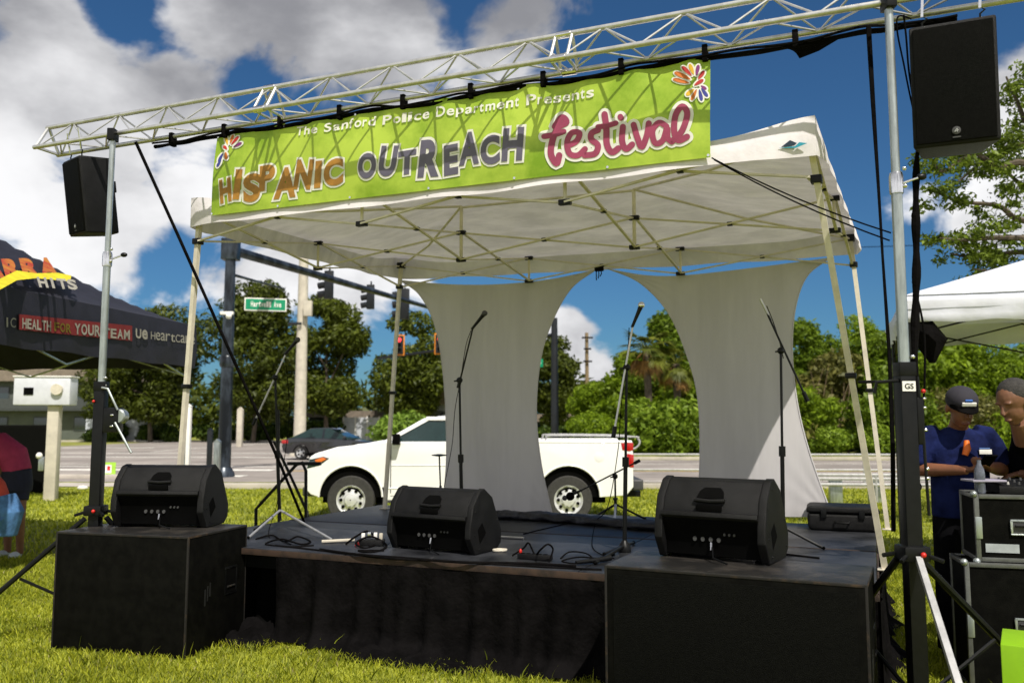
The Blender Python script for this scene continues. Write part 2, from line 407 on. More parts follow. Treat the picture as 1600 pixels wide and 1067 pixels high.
def xpair(i0, j0, i1, j1):
    A = (gx[i0], gy[j0]); B = (gx[i1], gy[j1]); o = .012
    ox, oy = (0, o) if j0 == j1 else (o, 0)
    strut((A[0] + ox, A[1] + oy, nodez(i0, j0, 1)), (B[0] + ox, B[1] + oy, nodez(i1, j1, 0)))
    strut((A[0] - ox, A[1] - oy, nodez(i0, j0, 0)), (B[0] - ox, B[1] - oy, nodez(i1, j1, 1)))
    mx_, my_ = (A[0] + B[0]) / 2, (A[1] + B[1]) / 2; mz = (nodez(i0, j0, 1) + nodez(i1, j1, 0)) / 2
    MB().box(mx_ - .022, mx_ + .022, my_ - .022, my_ + .022, mz - .016, mz + .016).build('pivot', M['bmetal'], root, bev=.005)
for j in range(3):
    for i in range(3): xpair(i, j, i + 1, j)
for i in range(4):
    for j in range(2): xpair(i, j, i, j + 1)
# rafters to the ridge
for i, j, ii in ((0, 0, 1), (0, 2, 1), (3, 0, 2), (3, 2, 2)):
    MB().tube([(gx[i], gy[j], nodez(i, j, 1)), (gx[ii] * .5 + gx[i] * .5, gy[1] * .5 + gy[j] * .5, nodez(ii, 1, 1) + .10), (gx[ii], gy[1], nodez(ii, 1, 1) + .26)], .012, 6).build('rafter', M['cream'], root)
MB().tube([(gx[1], gy[1], nodez(1, 1, 1) + .25), (gx[2], gy[1], nodez(2, 1, 1) + .25)], .012, 6).build('rafter', M['cream'], root)
feet = {(0, 0): PZ(247, 852, SZ), (3, 0): PZ(1371, 890, SZ), (3, 2): PZ(1393, 812, SZ), (0, 2): PZ(601, 795, SZ)}
feet[(0, 0)] = SO + UX * .05 + VX * .12 + Vector((0, 0, SZ)) - UX * .0
feet[(3, 0)] = PZ(1371, 890, SZ)
feet[(3, 2)] = SO + UX * (SLN - .07) + VX * (SDP - .25) + Vector((0, 0, SZ))
for (i, j), F in feet.items():
    f = inv @ Vector((F.x, F.y, F.z)); tp = Vector((gx[i], gy[j], nodez(i, j, 1) + .03))
    MB().tube([f + Vector((0, 0, .01)), tp], (.027, .027), 4).build('leg', M['cream'], root)
    MB().box(f.x - .045, f.x + .045, f.y - .045, f.y + .045, SZ + .003, SZ + .014).build('foot', M['cream'], root, bev=.003)
    z = nodez(i, j, 1); MB().box(gx[i] - .04, gx[i] + .04, gy[j] - .04, gy[j] + .04, z - .03, z + .04).build('corner_bracket', M['bmetal'], root, bev=.008)
    q = f.lerp(tp, (nodez(i, j, 0) - f.z) / (tp.z - f.z)); MB().box(q.x - .035, q.x + .035, q.y - .035, q.y + .035, q.z - .025, q.z + .025).build('slider', M['bmetal'], root, bev=.006)
    q = f.lerp(tp, .46); MB().box(q.x - .034, q.x + .034, q.y - .034, q.y + .034, q.z - .018, q.z + .018).build('leg_catch', M['bmetal'], root, bev=.005)
# clamp arm on the right front leg
a = inv @ PY(1333, 597, 5.72); 
MB().tube([a, a + Vector((.14, .0, .0)), a + Vector((.15, 0, .0))], .011, 8).build('clamp_arm', M['bmetal'], root)
MB().ell(a + Vector((.16, 0, 0)), .013, 8).build('clamp_knob', M['chrome'], root)
# the frame stands a little splayed towards the rear right corner
for ch in root.children:
    for v_ in ch.data.vertices: v_.co.x += .17 * (v_.co.x / CL_) * (v_.co.y / CD_)
# little strap tails hanging from the rear middle joint
q = inv @ PP(938, 425, (3.27, 8.40), (-1.38, 10.37))
for k in range(3): MB().tube([(q.x + k * .025 - .03, q.y - .05, q.z + .04), (q.x + k * .03 - .03, q.y - .055, q.z - .03), (q.x + k * .02 - .03, q.y - .05, q.z - .10 + .02 * k)], .006, 6).build('tie_strap', M['cloth'], root)
MB().box(q.x - .05, q.x + .05, q.y - .07, q.y - .02, q.z, q.z + .05).build('tie_knot', M['cloth'], root, bev=.012)
# ---------------------------------------------------------------- stretch fabric panels
RA = SO + VX * (SDP - .10); RB = RA + UX * SLN
CRA = CF + VX * (CD_ - .02); CRB = CRA + UX * CL_
def sail(label, left, right, top, bot, pleat):
    # left/right: edge outlines (px, py) from top to bottom; the sheet hangs from the canopy's rear edge to the stage's rear edge
    def interp(P, t):
        for a, b in zip(P[:-1], P[1:]):
            if t <= b[1] + 1e-6: 
                k = (t - a[1]) / (b[1] - a[1]) if b[1] != a[1] else 0
                return a[0] + (b[0] - a[0]) * max(0, min(1, k))
        return P[-1][0]
    def cat(P, n=14): return [(v.x, v.y) for v in smoothpts([(a, b, 0) for a, b in P], n)]
    Lc, Rc, Tc, Bc = cat(left), cat(right), cat(top), cat(bot)
    def tcurve(P, x):
        for a, b in zip(P[:-1], P[1:]):
            if min(a[0], b[0]) - 1e-6 <= x <= max(a[0], b[0]) + 1e-6: return a[1] + (b[1] - a[1]) * ((x - a[0]) / (b[0] - a[0]) if b[0] != a[0] else 0)
        return P[0][1] if x < P[0][0] else P[-1][1]
    nu, nv = 50, 60; vs = []
    def at_len(P, t):
        i = t * (len(P) - 1); k = min(int(i), len(P) - 2); f = i - k
        return P[k][0] + (P[k + 1][0] - P[k][0]) * f, P[k][1] + (P[k + 1][1] - P[k][1]) * f
    c00, c10, c01, c11 = Tc[0], Tc[-1], Bc[0], Bc[-1]
    def resamp(P):
        d = [0]
        for a, b in zip(P[:-1], P[1:]): d.append(d[-1] + math.hypot(b[0] - a[0], b[1] - a[1]))
        def g(t):
            s = t * d[-1]
            for k in range(len(P) - 1):
                if s <= d[k + 1] + 1e-9:
                    f = (s - d[k]) / max(1e-9, d[k + 1] - d[k]); return P[k][0] + (P[k + 1][0] - P[k][0]) * f, P[k][1] + (P[k + 1][1] - P[k][1]) * f
            return P[-1]
        return g
    gl, gr, gt, gb = resamp(Lc), resamp(Rc), resamp(Tc), resamp(Bc)
    for j in range(nv + 1):
        w = j / nv
        for i in range(nu + 1):
            u = i / nu
            l_, r_, t_, b_ = gl(w), gr(w), gt(u), gb(u)
            x = (1 - u) * l_[0] + u * r_[0] + (1 - w) * t_[0] + w * b_[0] - ((1 - u) * (1 - w) * c00[0] + u * (1 - w) * c10[0] + (1 - u) * w * c01[0] + u * w * c11[0])
            y = (1 - u) * l_[1] + u * r_[1] + (1 - w) * t_[1] + w * b_[1] - ((1 - u) * (1 - w) * c00[1] + u * (1 - w) * c10[1] + (1 - u) * w * c01[1] + u * w * c11[1])
            off = .03 * sin(pi * w) * sin(pi * u)
            if pleat:
                e = max(0, min(1, (w - .35) * 3)) * max(0, 1 - w) * 1.3 * math.exp(-((u - .48) / .28) ** 2)
                off += .030 * e * (noise.noise(Vector((u * 17, w * 1.6, 3))) + .7 * noise.noise(Vector((u * 38, w * 2.2, 8))))
            for (cu, cv, am) in ((0, 0, 1), (1, 0, 1), (0, 1, .8), (1, 1, .8)):
                du, dv = abs(u - cu), abs(w - cv); rr_ = math.hypot(du, dv * 1.6); off += am * .010 * math.exp(-rr_ / .16) * sin(14 * math.atan2(dv * 1.6, du + 1e-4)) * min(1, rr_ * 12)
            k = w
            A = CRA.lerp(RA, k); B = CRB.lerp(RB, k)
            p = PP(x, y, A, B); p = p - VX * off
            vs.append(p)
    fs = [(j * (nu + 1) + i, j * (nu + 1) + i + 1, (j + 1) * (nu + 1) + i + 1, (j + 1) * (nu + 1) + i) for j in range(nv) for i in range(nu)]
    c = sum(vs, Vector()) / len(vs); c.z = SZ
    mb = MB().add([v_ - c for v_ in vs], fs)
    o = mb.build('stretch_panel', M['spandex'], None, ang=180, loc=c)
    tag(o, label, 'backdrop panel', 'stretch fabric panels behind the stage')
    hemr = [vs[j * (nu + 1)] - c for j in range(nv + 1)]; heml = [vs[j * (nu + 1) + nu] - c for j in range(nv + 1)]
    for h_ in (hemr, heml): MB().tube(h_, .007, 6).build('hem', M['spandex'], o)
    return o
sail('off-white stretch fabric panel with faint pleats, in front of the truck door',
     [(622, 437), (655, 460), (680, 510), (692, 580), (697, 660), (697, 730), (690, 800)], [(932, 421), (893, 450), (864, 500), (845, 560), (838, 640), (845, 720), (862, 800)],
     [(622, 437), (700, 444), (780, 444), (860, 436), (932, 421)], [(690, 800), (780, 800), (862, 800)], True)
sail('off-white stretch fabric panel with a sunlit lower corner, beside the black equipment case',
     [(950, 420), (1000, 442), (1045, 490), (1075, 560), (1090, 620), (1094, 700), (1090, 800)], [(1300, 402), (1262, 430), (1243, 480), (1238, 550), (1246, 630), (1266, 710), (1301, 808)],
     [(950, 420), (1010, 430), (1070, 430), (1180, 418), (1300, 402)], [(1090, 800), (1190, 806), (1301, 808)], False)
# ---------------------------------------------------------------- truss
TA = Vector((-3.302, 6.955, 0)); TB = Vector((2.153, 4.728, 0)); TD = (TB - TA).normalized(); TN = Vector((-TD.y, TD.x, 0))
TRZ = math.atan2(TD.y, TD.x); TL = (TB - TA).length; TZ = 4.12
truss = thing('truss', 'long silver triangular lighting truss spanning above the green banner', 'truss', (TA.x, TA.y, 0), TRZ)
x0, x1 = -1.0, TL + 1.35
chords = {'B': (.0, TZ), 'C': (.24, TZ), 'A': (.12, TZ + .215)}
for k, (y, z) in chords.items(): MB().tube([(x0, y, z), (x1, y, z)], .0195, 10).build('chord', M['alu'], truss)
nb = 0; xx = x0 + .05; seg = .27
sections = [x0, x0 + 2.45, x0 + 4.9, x1]
while xx < x1 - .1:
    e = min(xx + seg, x1 - .03)
    pr_ = [('A', 'B'), ('A', 'C'), ('B', 'C')]
    for (p, q) in pr_:
        (ya, za), (yb, zb) = chords[p], chords[q]
        mb = MB()
        if nb % 2 == 0: mb.tube([(xx, yb, zb), (e, ya, za)], .0072, 6)
        else: mb.tube([(xx, ya, za), (e, yb, zb)], .0072, 6)
        mb.build('brace', M['alu'], truss)
    xx += seg; nb += 1
for sx in sections[1:3]:
    for dx in (-.06, .06):
        for (p, q) in (('A', 'B'), ('A', 'C'), ('B', 'C')):
            (ya, za), (yb, zb) = chords[p], chords[q]
            MB().tube([(sx + dx, ya, za), (sx + dx, yb, zb)], .012, 6).build('end_frame', M['alu'], truss)
    for k, (y, z) in chords.items(): MB().tube([(sx - .05, y, z), (sx + .05, y, z)], .027, 10).build('coupler', M['chrome'], truss)
for sx in (x0 + .02, x1 - .02):
    for (p, q) in (('A', 'B'), ('A', 'C'), ('B', 'C')):
        (ya, za), (yb, zb) = chords[p], chords[q]
        MB().tube([(sx, ya, za), (sx, yb, zb)], .014, 6).build('end_frame', M['alu'], truss)
tinv = (Matrix.Translation(TA) @ RZ(TRZ)).inverted(); tw = tinv.inverted()
# cable run strapped beneath the rear chord
P = []; n = 150; xe0, xe1 = .15, TL + .4
for i in range(n + 1):
    x = xe0 + (xe1 - xe0) * i / n
    z = TZ - .045 - .022 * abs(sin(x * 2.6 + .6)) - .015 * noise.noise(Vector((x * 4, 0, 2)))
    P.append((x, .245 + .012 * noise.noise(Vector((x * 5, 3, 0))), z))
rs = [.017 + .007 * noise.noise(Vector((i * .13, 9, 1))) for i in range(n + 1)]
cb = thing('cable_run', 'black cable run taped along the underside of the silver truss', 'cable', (TA.x, TA.y, 0), TRZ)
MB().tube(P, rs, 8).build('cable_loom', M['cloth'], cb)
MB().tube([(p[0], p[1] - .03, p[2] + .012 + .01 * sin(p[0] * 9)) for p in P], .009, 6).build('cable', M['cloth'], cb)
for i in range(10):
    x = .35 + i * .56
    MB().box(x - .018, x + .018, .21, .275, TZ - .085, TZ + .028).build('strap', M['cloth'], cb, bev=.006)
mb = MB(); xb = (tinv @ PP(1262, 64, TA + TN * .24, TB + TN * .24)).x
for k in range(5): mb.tube([(xb - .17 + .02 * k, .24, TZ - .06), (xb - .05, .23 + .01 * k, TZ - .085 - .012 * k), (xb + .06, .25, TZ - .08 - .008 * k), (xb + .2, .24, TZ - .05)], .012, 6)
mb.build('cable_coil', M['cloth'], cb)
# ---------------------------------------------------------------- banner
NB = Vector((0, 0, 0))
tl = PP(340, 211, TA + TN * .24, TB + TN * .24); tr = PP(1110, 86, TA + TN * .24, TB + TN * .24)
fA = CF - VX * .07; fB = fA + UX * CL_
bl = PP(330, 337, fA, fB); br = PP(1110, 246, fA, fB)
def bsurf(a, b, off=0):
    p = bl.lerp(br, a).lerp(tl.lerp(tr, a), b)
    nrm = ((br - bl).cross(tl - bl)).normalized()
    wv = .010 * sin(a * 21 + b * 2) * sin(pi * b) + .007 * sin(a * 43 - b * 3) * b + .012 * sin(pi * b) - .01 * sin(a * 70) * b ** 4
    sag = -.012 * (1 - cos(2 * pi * a * 6)) * b ** 6
    return p + nrm * (wv + off) + Vector((0, 0, sag))
bnr = ((br - bl).cross(tl - bl)).normalized()
if bnr.y > 0: bs = -1
else: bs = 1
banner = thing('banner', 'lime green festival banner with gold, grey and magenta lettering hung from the truss', 'banner', (bl.x, bl.y, bl.z), 0)
B0 = Vector((bl.x, bl.y, bl.z))
n, m = 160, 24
vs = [bsurf(i / n, j / m) - B0 for j in range(m + 1) for i in range(n + 1)]
fs = [(j * (n + 1) + i, j * (n + 1) + i + 1, (j + 1) * (n + 1) + i + 1, (j + 1) * (n + 1) + i) for j in range(m) for i in range(n)]
MB().add(vs, fs).build('sheet', M['bannerg'], banner, ang=180)
for a in (.003, .167, .333, .5, .667, .833, .997):
    for b in (.02, .97):
        p = bsurf(a, b, .006 * bs) - B0
        MB().tube([p, p + bnr * bs * .004], .009, 10).build('eyelet', M['chrome'], banner)
BW = ((br - bl).length + (tr - tl).length) / 2; BH = ((tl - bl).length + (tr - br).length) / 2
bo_ = bl; bn_ = bnr
def bxy(px, py):
    r = ray(px, py); C = Vector((0, 0, CAMH)); t = (bo_ - C).dot(bn_) / r.dot(bn_); p = C + r * t
    # invert bilinear by iteration
    a = b = .5
    for _ in range(20):
        a_ = (p - (bl.lerp(tl, b))).dot((br.lerp(tr, b) - bl.lerp(tl, b))) / (br.lerp(tr, b) - bl.lerp(tl, b)).length_squared
        lo_, hi_ = bl.lerp(br, a_), tl.lerp(tr, a_)
        b = (p - lo_).dot(hi_ - lo_) / (hi_ - lo_).length_squared; a = a_
    return a, b
def glyph(ch, off, bold=0):
    c = bpy.data.curves.new('t', 'FONT'); c.body = ch; c.size = 1; c.offset = off; c.fill_mode = 'FRONT' if hasattr(c, 'fill_mode') else 'FRONT'; c.resolution_u = 5
    o = bpy.data.objects.new('t', c); COL.objects.link(o)
    dg = bpy.context.evaluated_depsgraph_get(); me = bpy.data.meshes.new_from_object(o.evaluated_get(dg))
    vs = [(v.co.x, v.co.y) for v in me.vertices]; fs = [tuple(p.vertices) for p in me.polygons]
    bpy.data.objects.remove(o); bpy.data.meshes.remove(me); bpy.data.curves.remove(c)
    return vs, fs
def fit(vs, ref):
    xs = [v[0] for v in ref]; ys = [v[1] for v in ref]
    x0, x1, y0, y1 = min(xs), max(xs), min(ys), max(ys)
    return [((v[0] - x0) / max(1e-6, x1 - x0), (v[1] - y0) / max(1e-6, y1 - y0)) for v in vs]
def letter(ch, a0, a1, b0, b1, rot, off, lift, bold, mb, asp):
    ref, _ = glyph(ch, bold); vs, fs = glyph(ch, bold + off); q = fit(vs, ref)
    out_ = []
    for x, y in q:
        X = (x - .5) * (a1 - a0) * BW; Y = (y - .5) * (b1 - b0) * BH
        Xr = X * cos(rot) - Y * sin(rot); Yr = X * sin(rot) + Y * cos(rot)
        out_.append(bsurf((a0 + a1) / 2 + Xr / BW, (b0 + b1) / 2 + Yr / BH, lift * bs) - B0)
    mb.add(out_, fs)
def word(letters, name_m, bold=.03, halo=.045):
    front = MB(); back = MB()
    for (ch, pxl, pxr, pyt, pyb, rot) in letters:
        (a0, _), (a1, _) = bxy(pxl, (pyt + pyb) / 2), bxy(pxr, (pyt + pyb) / 2)
        cx = (pxl + pxr) / 2
        b1 = bxy(cx, pyt)[1]; b0 = bxy(cx, pyb)[1]
        letter(ch, a0, a1, b0, b1, rot, 0, .0075, bold, front, 1)
        if halo: letter(ch, a0, a1, b0, b1, rot, halo, .0045, bold, back, 1)
    if halo: back.build('lettering_outline', M['wht'], banner, smooth=False)
    front.build('lettering', name_m, banner, smooth=False)
gold = mat('gold_print', (.40, .19, .03), .6, var=.2, vs=6); greyp = mat('slate_print', (.12, .11, .17), .6, var=.08, vs=6); mag = mat('magenta_print', (.34, .05, .12), .6, var=.12, vs=6)
word([('H', 346, 364, 280, 317, .12), ('I', 369, 379, 266, 312, -.1), ('S', 383, 408, 272, 316, .05), ('P', 407, 430, 258, 298, .05), ('A', 430, 464, 262, 310, 0), ('N', 462, 489, 250, 296, -.12), ('I', 493, 503, 252, 294, -.03), ('C', 507, 538, 249, 291, .05)], gold, .05, .06)
word([('O', 562, 589, 240, 280, .05), ('U', 594, 620, 228, 276, -.1), ('T', 622, 650, 235, 273, .03), ('R', 655, 688, 218, 277, -.05), ('E', 694, 716, 226, 274, .05), ('A', 718, 750, 206, 258, 0), ('C', 752, 782, 212, 258, .06), ('H', 786, 818, 200, 252, -.04)], greyp, .05, .06)
# small white line: letters spaced evenly along the slope
line = 'The Sanford Police Department Presents'; wd = [.62 if c in 'ilfjtr ' else (1.25 if c in 'mTPD' else 1) for c in line]; tot = sum(wd); p = 0; ls = []
for c, w_ in zip(line, wd):
    f0 = (p + .1 * w_) / tot; f1 = (p + w_ - .08) / tot; p += w_
    if c == ' ': continue
    def X(f): return 461 + 467 * (f ** 1.07)
    def Y(f): return 212 + (150 - 212) * ((X(f) - 461) / 467) 
    yb_ = Y((f0 + f1) / 2); hh = 15 + 3 * f0
    tall = c in 'TSPDdlifh'; t_ = yb_ - (hh if tall else hh * .7)
    if c == 't': t_ = yb_ - hh * .88
    if c == 'p': yb_ += hh * .22
    ls.append((c, X(f0), X(f1), t_, yb_, 0))
word(ls, M['wht'], .02, 0)
# brush lettering for the last word, drawn as round strokes
def stroke(P, r):
    pts = smoothpts([(x, y, 0) for x, y in P], 6); return [(q.x, q.y) for q in pts], r
fest = [([(866, 197), (876, 182), (884, 190), (872, 198), (864, 215), (861, 240), (870, 256), (874, 243)], 5.0), ([(850, 213), (866, 210), (880, 205)], 4.5),
        ([(886, 228), (900, 221), (905, 208), (893, 207), (886, 222), (890, 240), (903, 243), (914, 233)], 4.6),
        ([(934, 203), (924, 208), (924, 218), (934, 227), (930, 240), (914, 243)], 4.8),
        ([(944, 178), (947, 200), (948, 225), (956, 238), (966, 232)], 5.0), ([(934, 198), (948, 196), (962, 192)], 4.2),
        ([(973, 198), (972, 220), (978, 233), (988, 226)], 4.8), ([(969, 182), (970, 184)], 4.6),
        ([(990, 195), (996, 215), (1003, 230), (1011, 212), (1014, 193)], 4.8),
        ([(1042, 198), (1030, 192), (1020, 205), (1024, 224), (1036, 220), (1043, 200), (1044, 216), (1050, 222)], 4.6),
        ([(1050, 222), (1066, 205), (1074, 178), (1066, 166), (1056, 180), (1054, 205), (1060, 220), (1074, 214)], 4.8)]
fm, bk = MB(), MB()
for P_, r in fest:
    pts, r = stroke(P_, r)
    for rr, mbx, lift in ((r, fm, .0075), (r + 5, bk, .0042)):
        C2 = [Vector((x, y)) for x, y in pts]; vs = []; n_ = len(C2)
        for i, c_ in enumerate(C2):
            d = (C2[min(i + 1, n_ - 1)] - C2[max(0, i - 1)]); d = d.normalized() if d.length > 0 else Vector((1, 0)); q = Vector((-d.y, d.x)) * rr
            vs += [c_ + q, c_ - q]
        fs = [(2 * i, 2 * i + 1, 2 * i + 3, 2 * i + 2) for i in range(n_ - 1)]
        for e, (c_, dd) in enumerate(((C2[0], C2[0] - C2[1]), (C2[-1], C2[-1] - C2[-2]))):
            k = len(vs); vs += [c_] + [c_ + Vector((cos(t_ * pi / 6), sin(t_ * pi / 6))) * rr for t_ in range(12)]
            fs += [(k, k + 1 + t_, k + 1 + (t_ + 1) % 12) for t_ in range(12)]
        l2 = lift + .0003 * (len(mbx.v) % 7)
        mbx.add([bsurf(*bxy(v_.x, v_.y), l2 * bs) - B0 for v_ in vs], fs)
bk.build('lettering_outline', M['wht'], banner, smooth=False); fm.build('lettering', mag, banner, smooth=False)
# flourish: fans of coloured petals in both upper corners
pc = [mat('petal_orange', (.60, .16, .02), .6), mat('petal_red', (.50, .03, .03), .6), mat('petal_yellow', (.75, .45, .03), .6), mat('petal_purple', (.22, .03, .20), .6), mat('petal_blue', (.04, .05, .30), .6)]
def petals(L_, nm):
    bk = MB(); fr = [MB() for _ in pc]
    for (x0_, y0_, x1_, y1_, w_, ci) in L_:
        d = Vector((x1_ - x0_, y1_ - y0_)); c_ = Vector(((x0_ + x1_) / 2, (y0_ + y1_) / 2)); ux = d.normalized(); uy = Vector((-ux.y, ux.x)); hl = d.length / 2
        for grow, mbx, lift in ((0, fr[ci], .008), (2.6, bk, .0048)):
            vs = []
            for k in range(16):
                t_ = 2 * pi * k / 16; q = c_ + ux * cos(t_) * (hl + grow) + uy * sin(t_) * (w_ * (1 + .35 * cos(t_)) + grow)
                vs.append(bsurf(*bxy(q.x, q.y), (lift + .0002 * len(mbx.f)) * bs) - B0)
            mbx.add(vs, [tuple(range(16))])
    bk.build('flourish_outline', M['wht'], banner, smooth=False)
    for f_, m_ in zip(fr, pc):
        if f_.f: f_.build('flourish', m_, banner, smooth=False)
petals([(1078, 122, 1052, 108, 3.4, 0), (1076, 128, 1050, 120, 3, 0), (1080, 116, 1064, 99, 3, 1), (1083, 114, 1076, 96, 2.8, 2), (1087, 116, 1090, 98, 2.8, 3), (1090, 122, 1099, 108, 2.8, 1), (1084, 132, 1098, 122, 2.8, 1), (1084, 138, 1072, 148, 3.2, 2), (1088, 138, 1080, 156, 2.6, 0), (1092, 138, 1096, 157, 2.8, 4), (1095, 136, 1105, 150, 2.8, 4), (1094, 132, 1103, 138, 2.4, 3)], 'r')
petals([(362, 226, 374, 211, 2.4, 1), (360, 224, 364, 209, 2.3, 0), (366, 230, 380, 222, 2.3, 3), (356, 226, 352, 213, 2.1, 2), (354, 238, 356, 250, 2.6, 0), (350, 240, 344, 254, 2.2, 4), (356, 234, 350, 228, 2.2, 1), (348, 250, 342, 262, 2.0, 4)], 'l')
# ---------------------------------------------------------------- subwoofers
def subwoofer(label, loc, rz, w, d, h, grille):
    r = thing('subwoofer', label, 'subwoofer', loc, rz, 'black subwoofer cabinets in front of the stage')
    MB().box(0, w, 0, d, .012, h - .012).build('cabinet', M['carpet'], r, bev=.008)
    MB().box(.0, w, .0, d, h - .011, h).build('top_panel', M['subtop'], r, bev=.004)
    mb = MB()
    for x in (-.002, w - .012): 
        for y in (-.002, d - .012): mb.box(x, x + .014, y, y + .014, .012, h - .004)
    mb.box(.012, w - .012, -.003, .010, h - .018, h - .004); mb.box(w - .010, w + .003, .012, d - .012, h - .018, h - .004)
    mb.build('edging', M['worn'], r, bev=.002)
    if grille:
        MB().box(.05, w - .05, -.004, .02, .05, h - .05).build('grille', M['grille'], r, bev=.004)
    for sx in (1,):
        # recessed bar handle and rear plate on the right side
        x = w; y0, z0 = d * .62, h * .42
        mb = MB(); t = .012
        mb.box(x - .02, x + .004, y0, y0 + .16, z0, z0 + t); mb.box(x - .02, x + .004, y0, y0 + .16, z0 + .20, z0 + .20 + t); mb.box(x - .02, x + .004, y0, y0 + t, z0 + t, z0 + .20); mb.box(x - .02, x + .004, y0 + .148, y0 + .16, z0 + t, z0 + .20)
        mb.build('handle_frame', M['bmetal'], r, bev=.003)
        MB().box(x - .01, x + .001, y0 + t, y0 + .148, z0 + t, z0 + .20).build('handle_recess', M['dark'], r)
        MB().tube([(x + .002, y0 + .03, z0 + .06), (x + .002, y0 + .13, z0 + .06)], .008, 8).build('handle', M['worn'], r)
        mb = MB()
        for k in range(3): mb.box(x, x + .003, d * .28 + .03 * k, d * .28 + .03 * k + .014, z0 - .03 + .03 * k, z0 + .09 + .02 * k)
        mb.build('scuffs', mat('scuff', (.02, .022, .022), .6, var=.5, vs=40, col2=(.004, .004, .004)), r)
    for x in (.06, w - .06):
        for y in (.06, d - .06): MB().lathe([(.02, 0), (.025, .012)], 10, Matrix.Translation((x, y, 0))).build('foot', M['dark'], r)
    return r
sb1 = PZ(81.5, 829, .875); sb1n = PZ(295, 838, .875); rz1 = rad(-15)
w1 = 1.16; sub1 = subwoofer('plain black subwoofer cabinet with side handle on the grass, under the leftmost monitor speaker', (sb1n.x - w1 * cos(rz1), sb1n.y - w1 * sin(rz1), 0), rz1, w1, .76, .875, False)
a, b = PZ(945, 882, .875), PZ(1355, 913, .875)
rz2 = math.atan2(b.y - a.y, b.x - a.x)
sub2 = subwoofer('wide black subwoofer cabinet with grille front and worn corners, under the largest monitor speaker', (a.x, a.y, 0), rz2, (b - a).length, .62, .875, True)
# ---------------------------------------------------------------- stage monitors
def wedge(label, loc, rz, w, group='wedge monitor speakers'):
    r = thing('monitor_speaker', label, 'monitor speaker', loc, rz, group)
    r.scale = (1, 1.08, 1.22)
    # profile (depth, height): back panel faces the viewer; front baffle leans to the stage
    prof = [(.07, 0), (.0, .10), (.005, .17), (.045, .30), (.13, .385), (.19, .40), (.30, .34), (.43, .12), (.42, .04), (.36, 0)]
    n = len(prof); x0, x1 = 0, w
    # body with a recessed input panel in the lower back
    mb = MB()
    for (xa, xb) in ((x0, x0 + .05), (x1 - .05, x1)): mb.prism(prof, xa, xb, ax='x')
    core = [(.095, .012), (.07, .15), (.022, .205), (.05, .30), (.13, .38), (.19, .395), (.30, .335), (.425, .12), (.415, .04), (.36, .006)]
    mb.prism(core, x0 + .048, x1 - .048, ax='x')
    mb.build('cabinet', M['plas'], r, bev=.007, seg=3)
    # step line and front lip
    MB().prism([(.004, .205), (-.004, .215), (.002, .235), (.03, .235), (.03, .205)], x0 + .045, x1 - .045, ax='x').build('ridge', M['plas'], r, bev=.003)
    MB().prism([(.07, .02), (.055, .14), (.02, .19), (.024, .196), (.068, .152), (.085, .02)], x0 + .052, x1 - .052, ax='x').build('input_panel', M['dark'], r)
    # grab handle: pocket and bar
    c = w * .5
    pk = [(-.085, 0), (-.075, .045), (-.05, .07), (.05, .07), (.075, .045), (.085, 0)]
    d_ = Vector((0, .085, .085)).normalized(); nrm = Vector((0, -.7071, .7071))
    o_ = Vector((c, .048, .298)); nn = nrm * .0045
    pts = [o_ + Vector((x, 0, 0)) + d_ * y + nn for x, y in pk]
    MB().add(pts + [p_ - nn * 2 for p_ in pts], [tuple(range(6)), tuple(range(11, 5, -1))] + [(i, i + 6, (i + 1) % 6 + 6, (i + 1) % 6) for i in range(6)]).build('handle_pocket', M['dark'], r)
    MB().box(c - .08, c + .08, .014, .03, .240, .272).build('handle_slot', M['dark'], r, bev=.004)
    MB().tube([(c - .095, .038, .292), (c, .030, .288), (c + .095, .038, .292)], (.012, .010), 8).build('handle', M['plas'], r)
    for k in range(5):
        x = .1 + k * (w - .2) / 4; MB().ell((x, .012, .222), .006, 8).build('screw', M['bmetal'], r)
    # jacks, knobs and a lit level lamp on the input panel
    rn = random.Random(int(w * 1000 + loc[0] * 10))
    for k in range(4): MB().tube([(w * .35 + k * .05, .065, .10), (w * .35 + k * .05, .05, .10)], .012, 10).build('socket', M['pgrey'], r)
    for k in range(3): MB().tube([(w * .62 + k * .03, .062, .13), (w * .62 + k * .03, .047, .128)], .007, 8).build('knob', M['pgrey'], r)
    MB().tube([(w * .48, .06, .075), (w * .52, .035, .06), (w * .55, -.01, .02), (w * .7, -.06, .005)], .005, 6).build('plug_cable', M['bmetal'], r)
    MB().tube([(w * .50, .05, .085), (w * .507, .035, .05)], .007, 8).build('plug', M['chrome'], r)
    # grille on the baffle
    MB().prism([(.31, .335), (.318, .342), (.438, .125), (.43, .118)], x0 + .04, x1 - .04, ax='x').build('grille', M['grille'], r)
    # end plates: screws and side pocket
    for x in (x0 - .001, x1 - .003):
        MB().prism([(.13, .06), (.10, .15), (.16, .19), (.21, .12)], x, x + .004, ax='x').build('side_recess', M['dark'], r)
        for y, z in ((.06, .12), (.07, .26), (.14, .35), (.36, .19), (.38, .06), (.12, .03)): MB().ell((x + .002, y, z), .006, 8).build('screw', M['bmetal'], r)
    for x in (.08, w - .08):
        for y in (.12, .33): MB().box(x - .02, x + .02, y - .02, y + .02, -.004, .006).build('rubber_foot', M['dark'], r)
    return r
def place_w(label, pl, pr_, z, ww=None):
    a, b = PZ(*pl, z), PZ(*pr_, z); rz = math.atan2(b.y - a.y, b.x - a.x); w = ww or (b - a).length
    off = Vector((-sin(rz), cos(rz), 0)) * -.07
    return wedge(label, (a.x + off.x, a.y + off.y, z + .004), rz, w)
place_w('leftmost black monitor speaker with handle, on top of the plain subwoofer', (178, 823), (322, 825), .875)
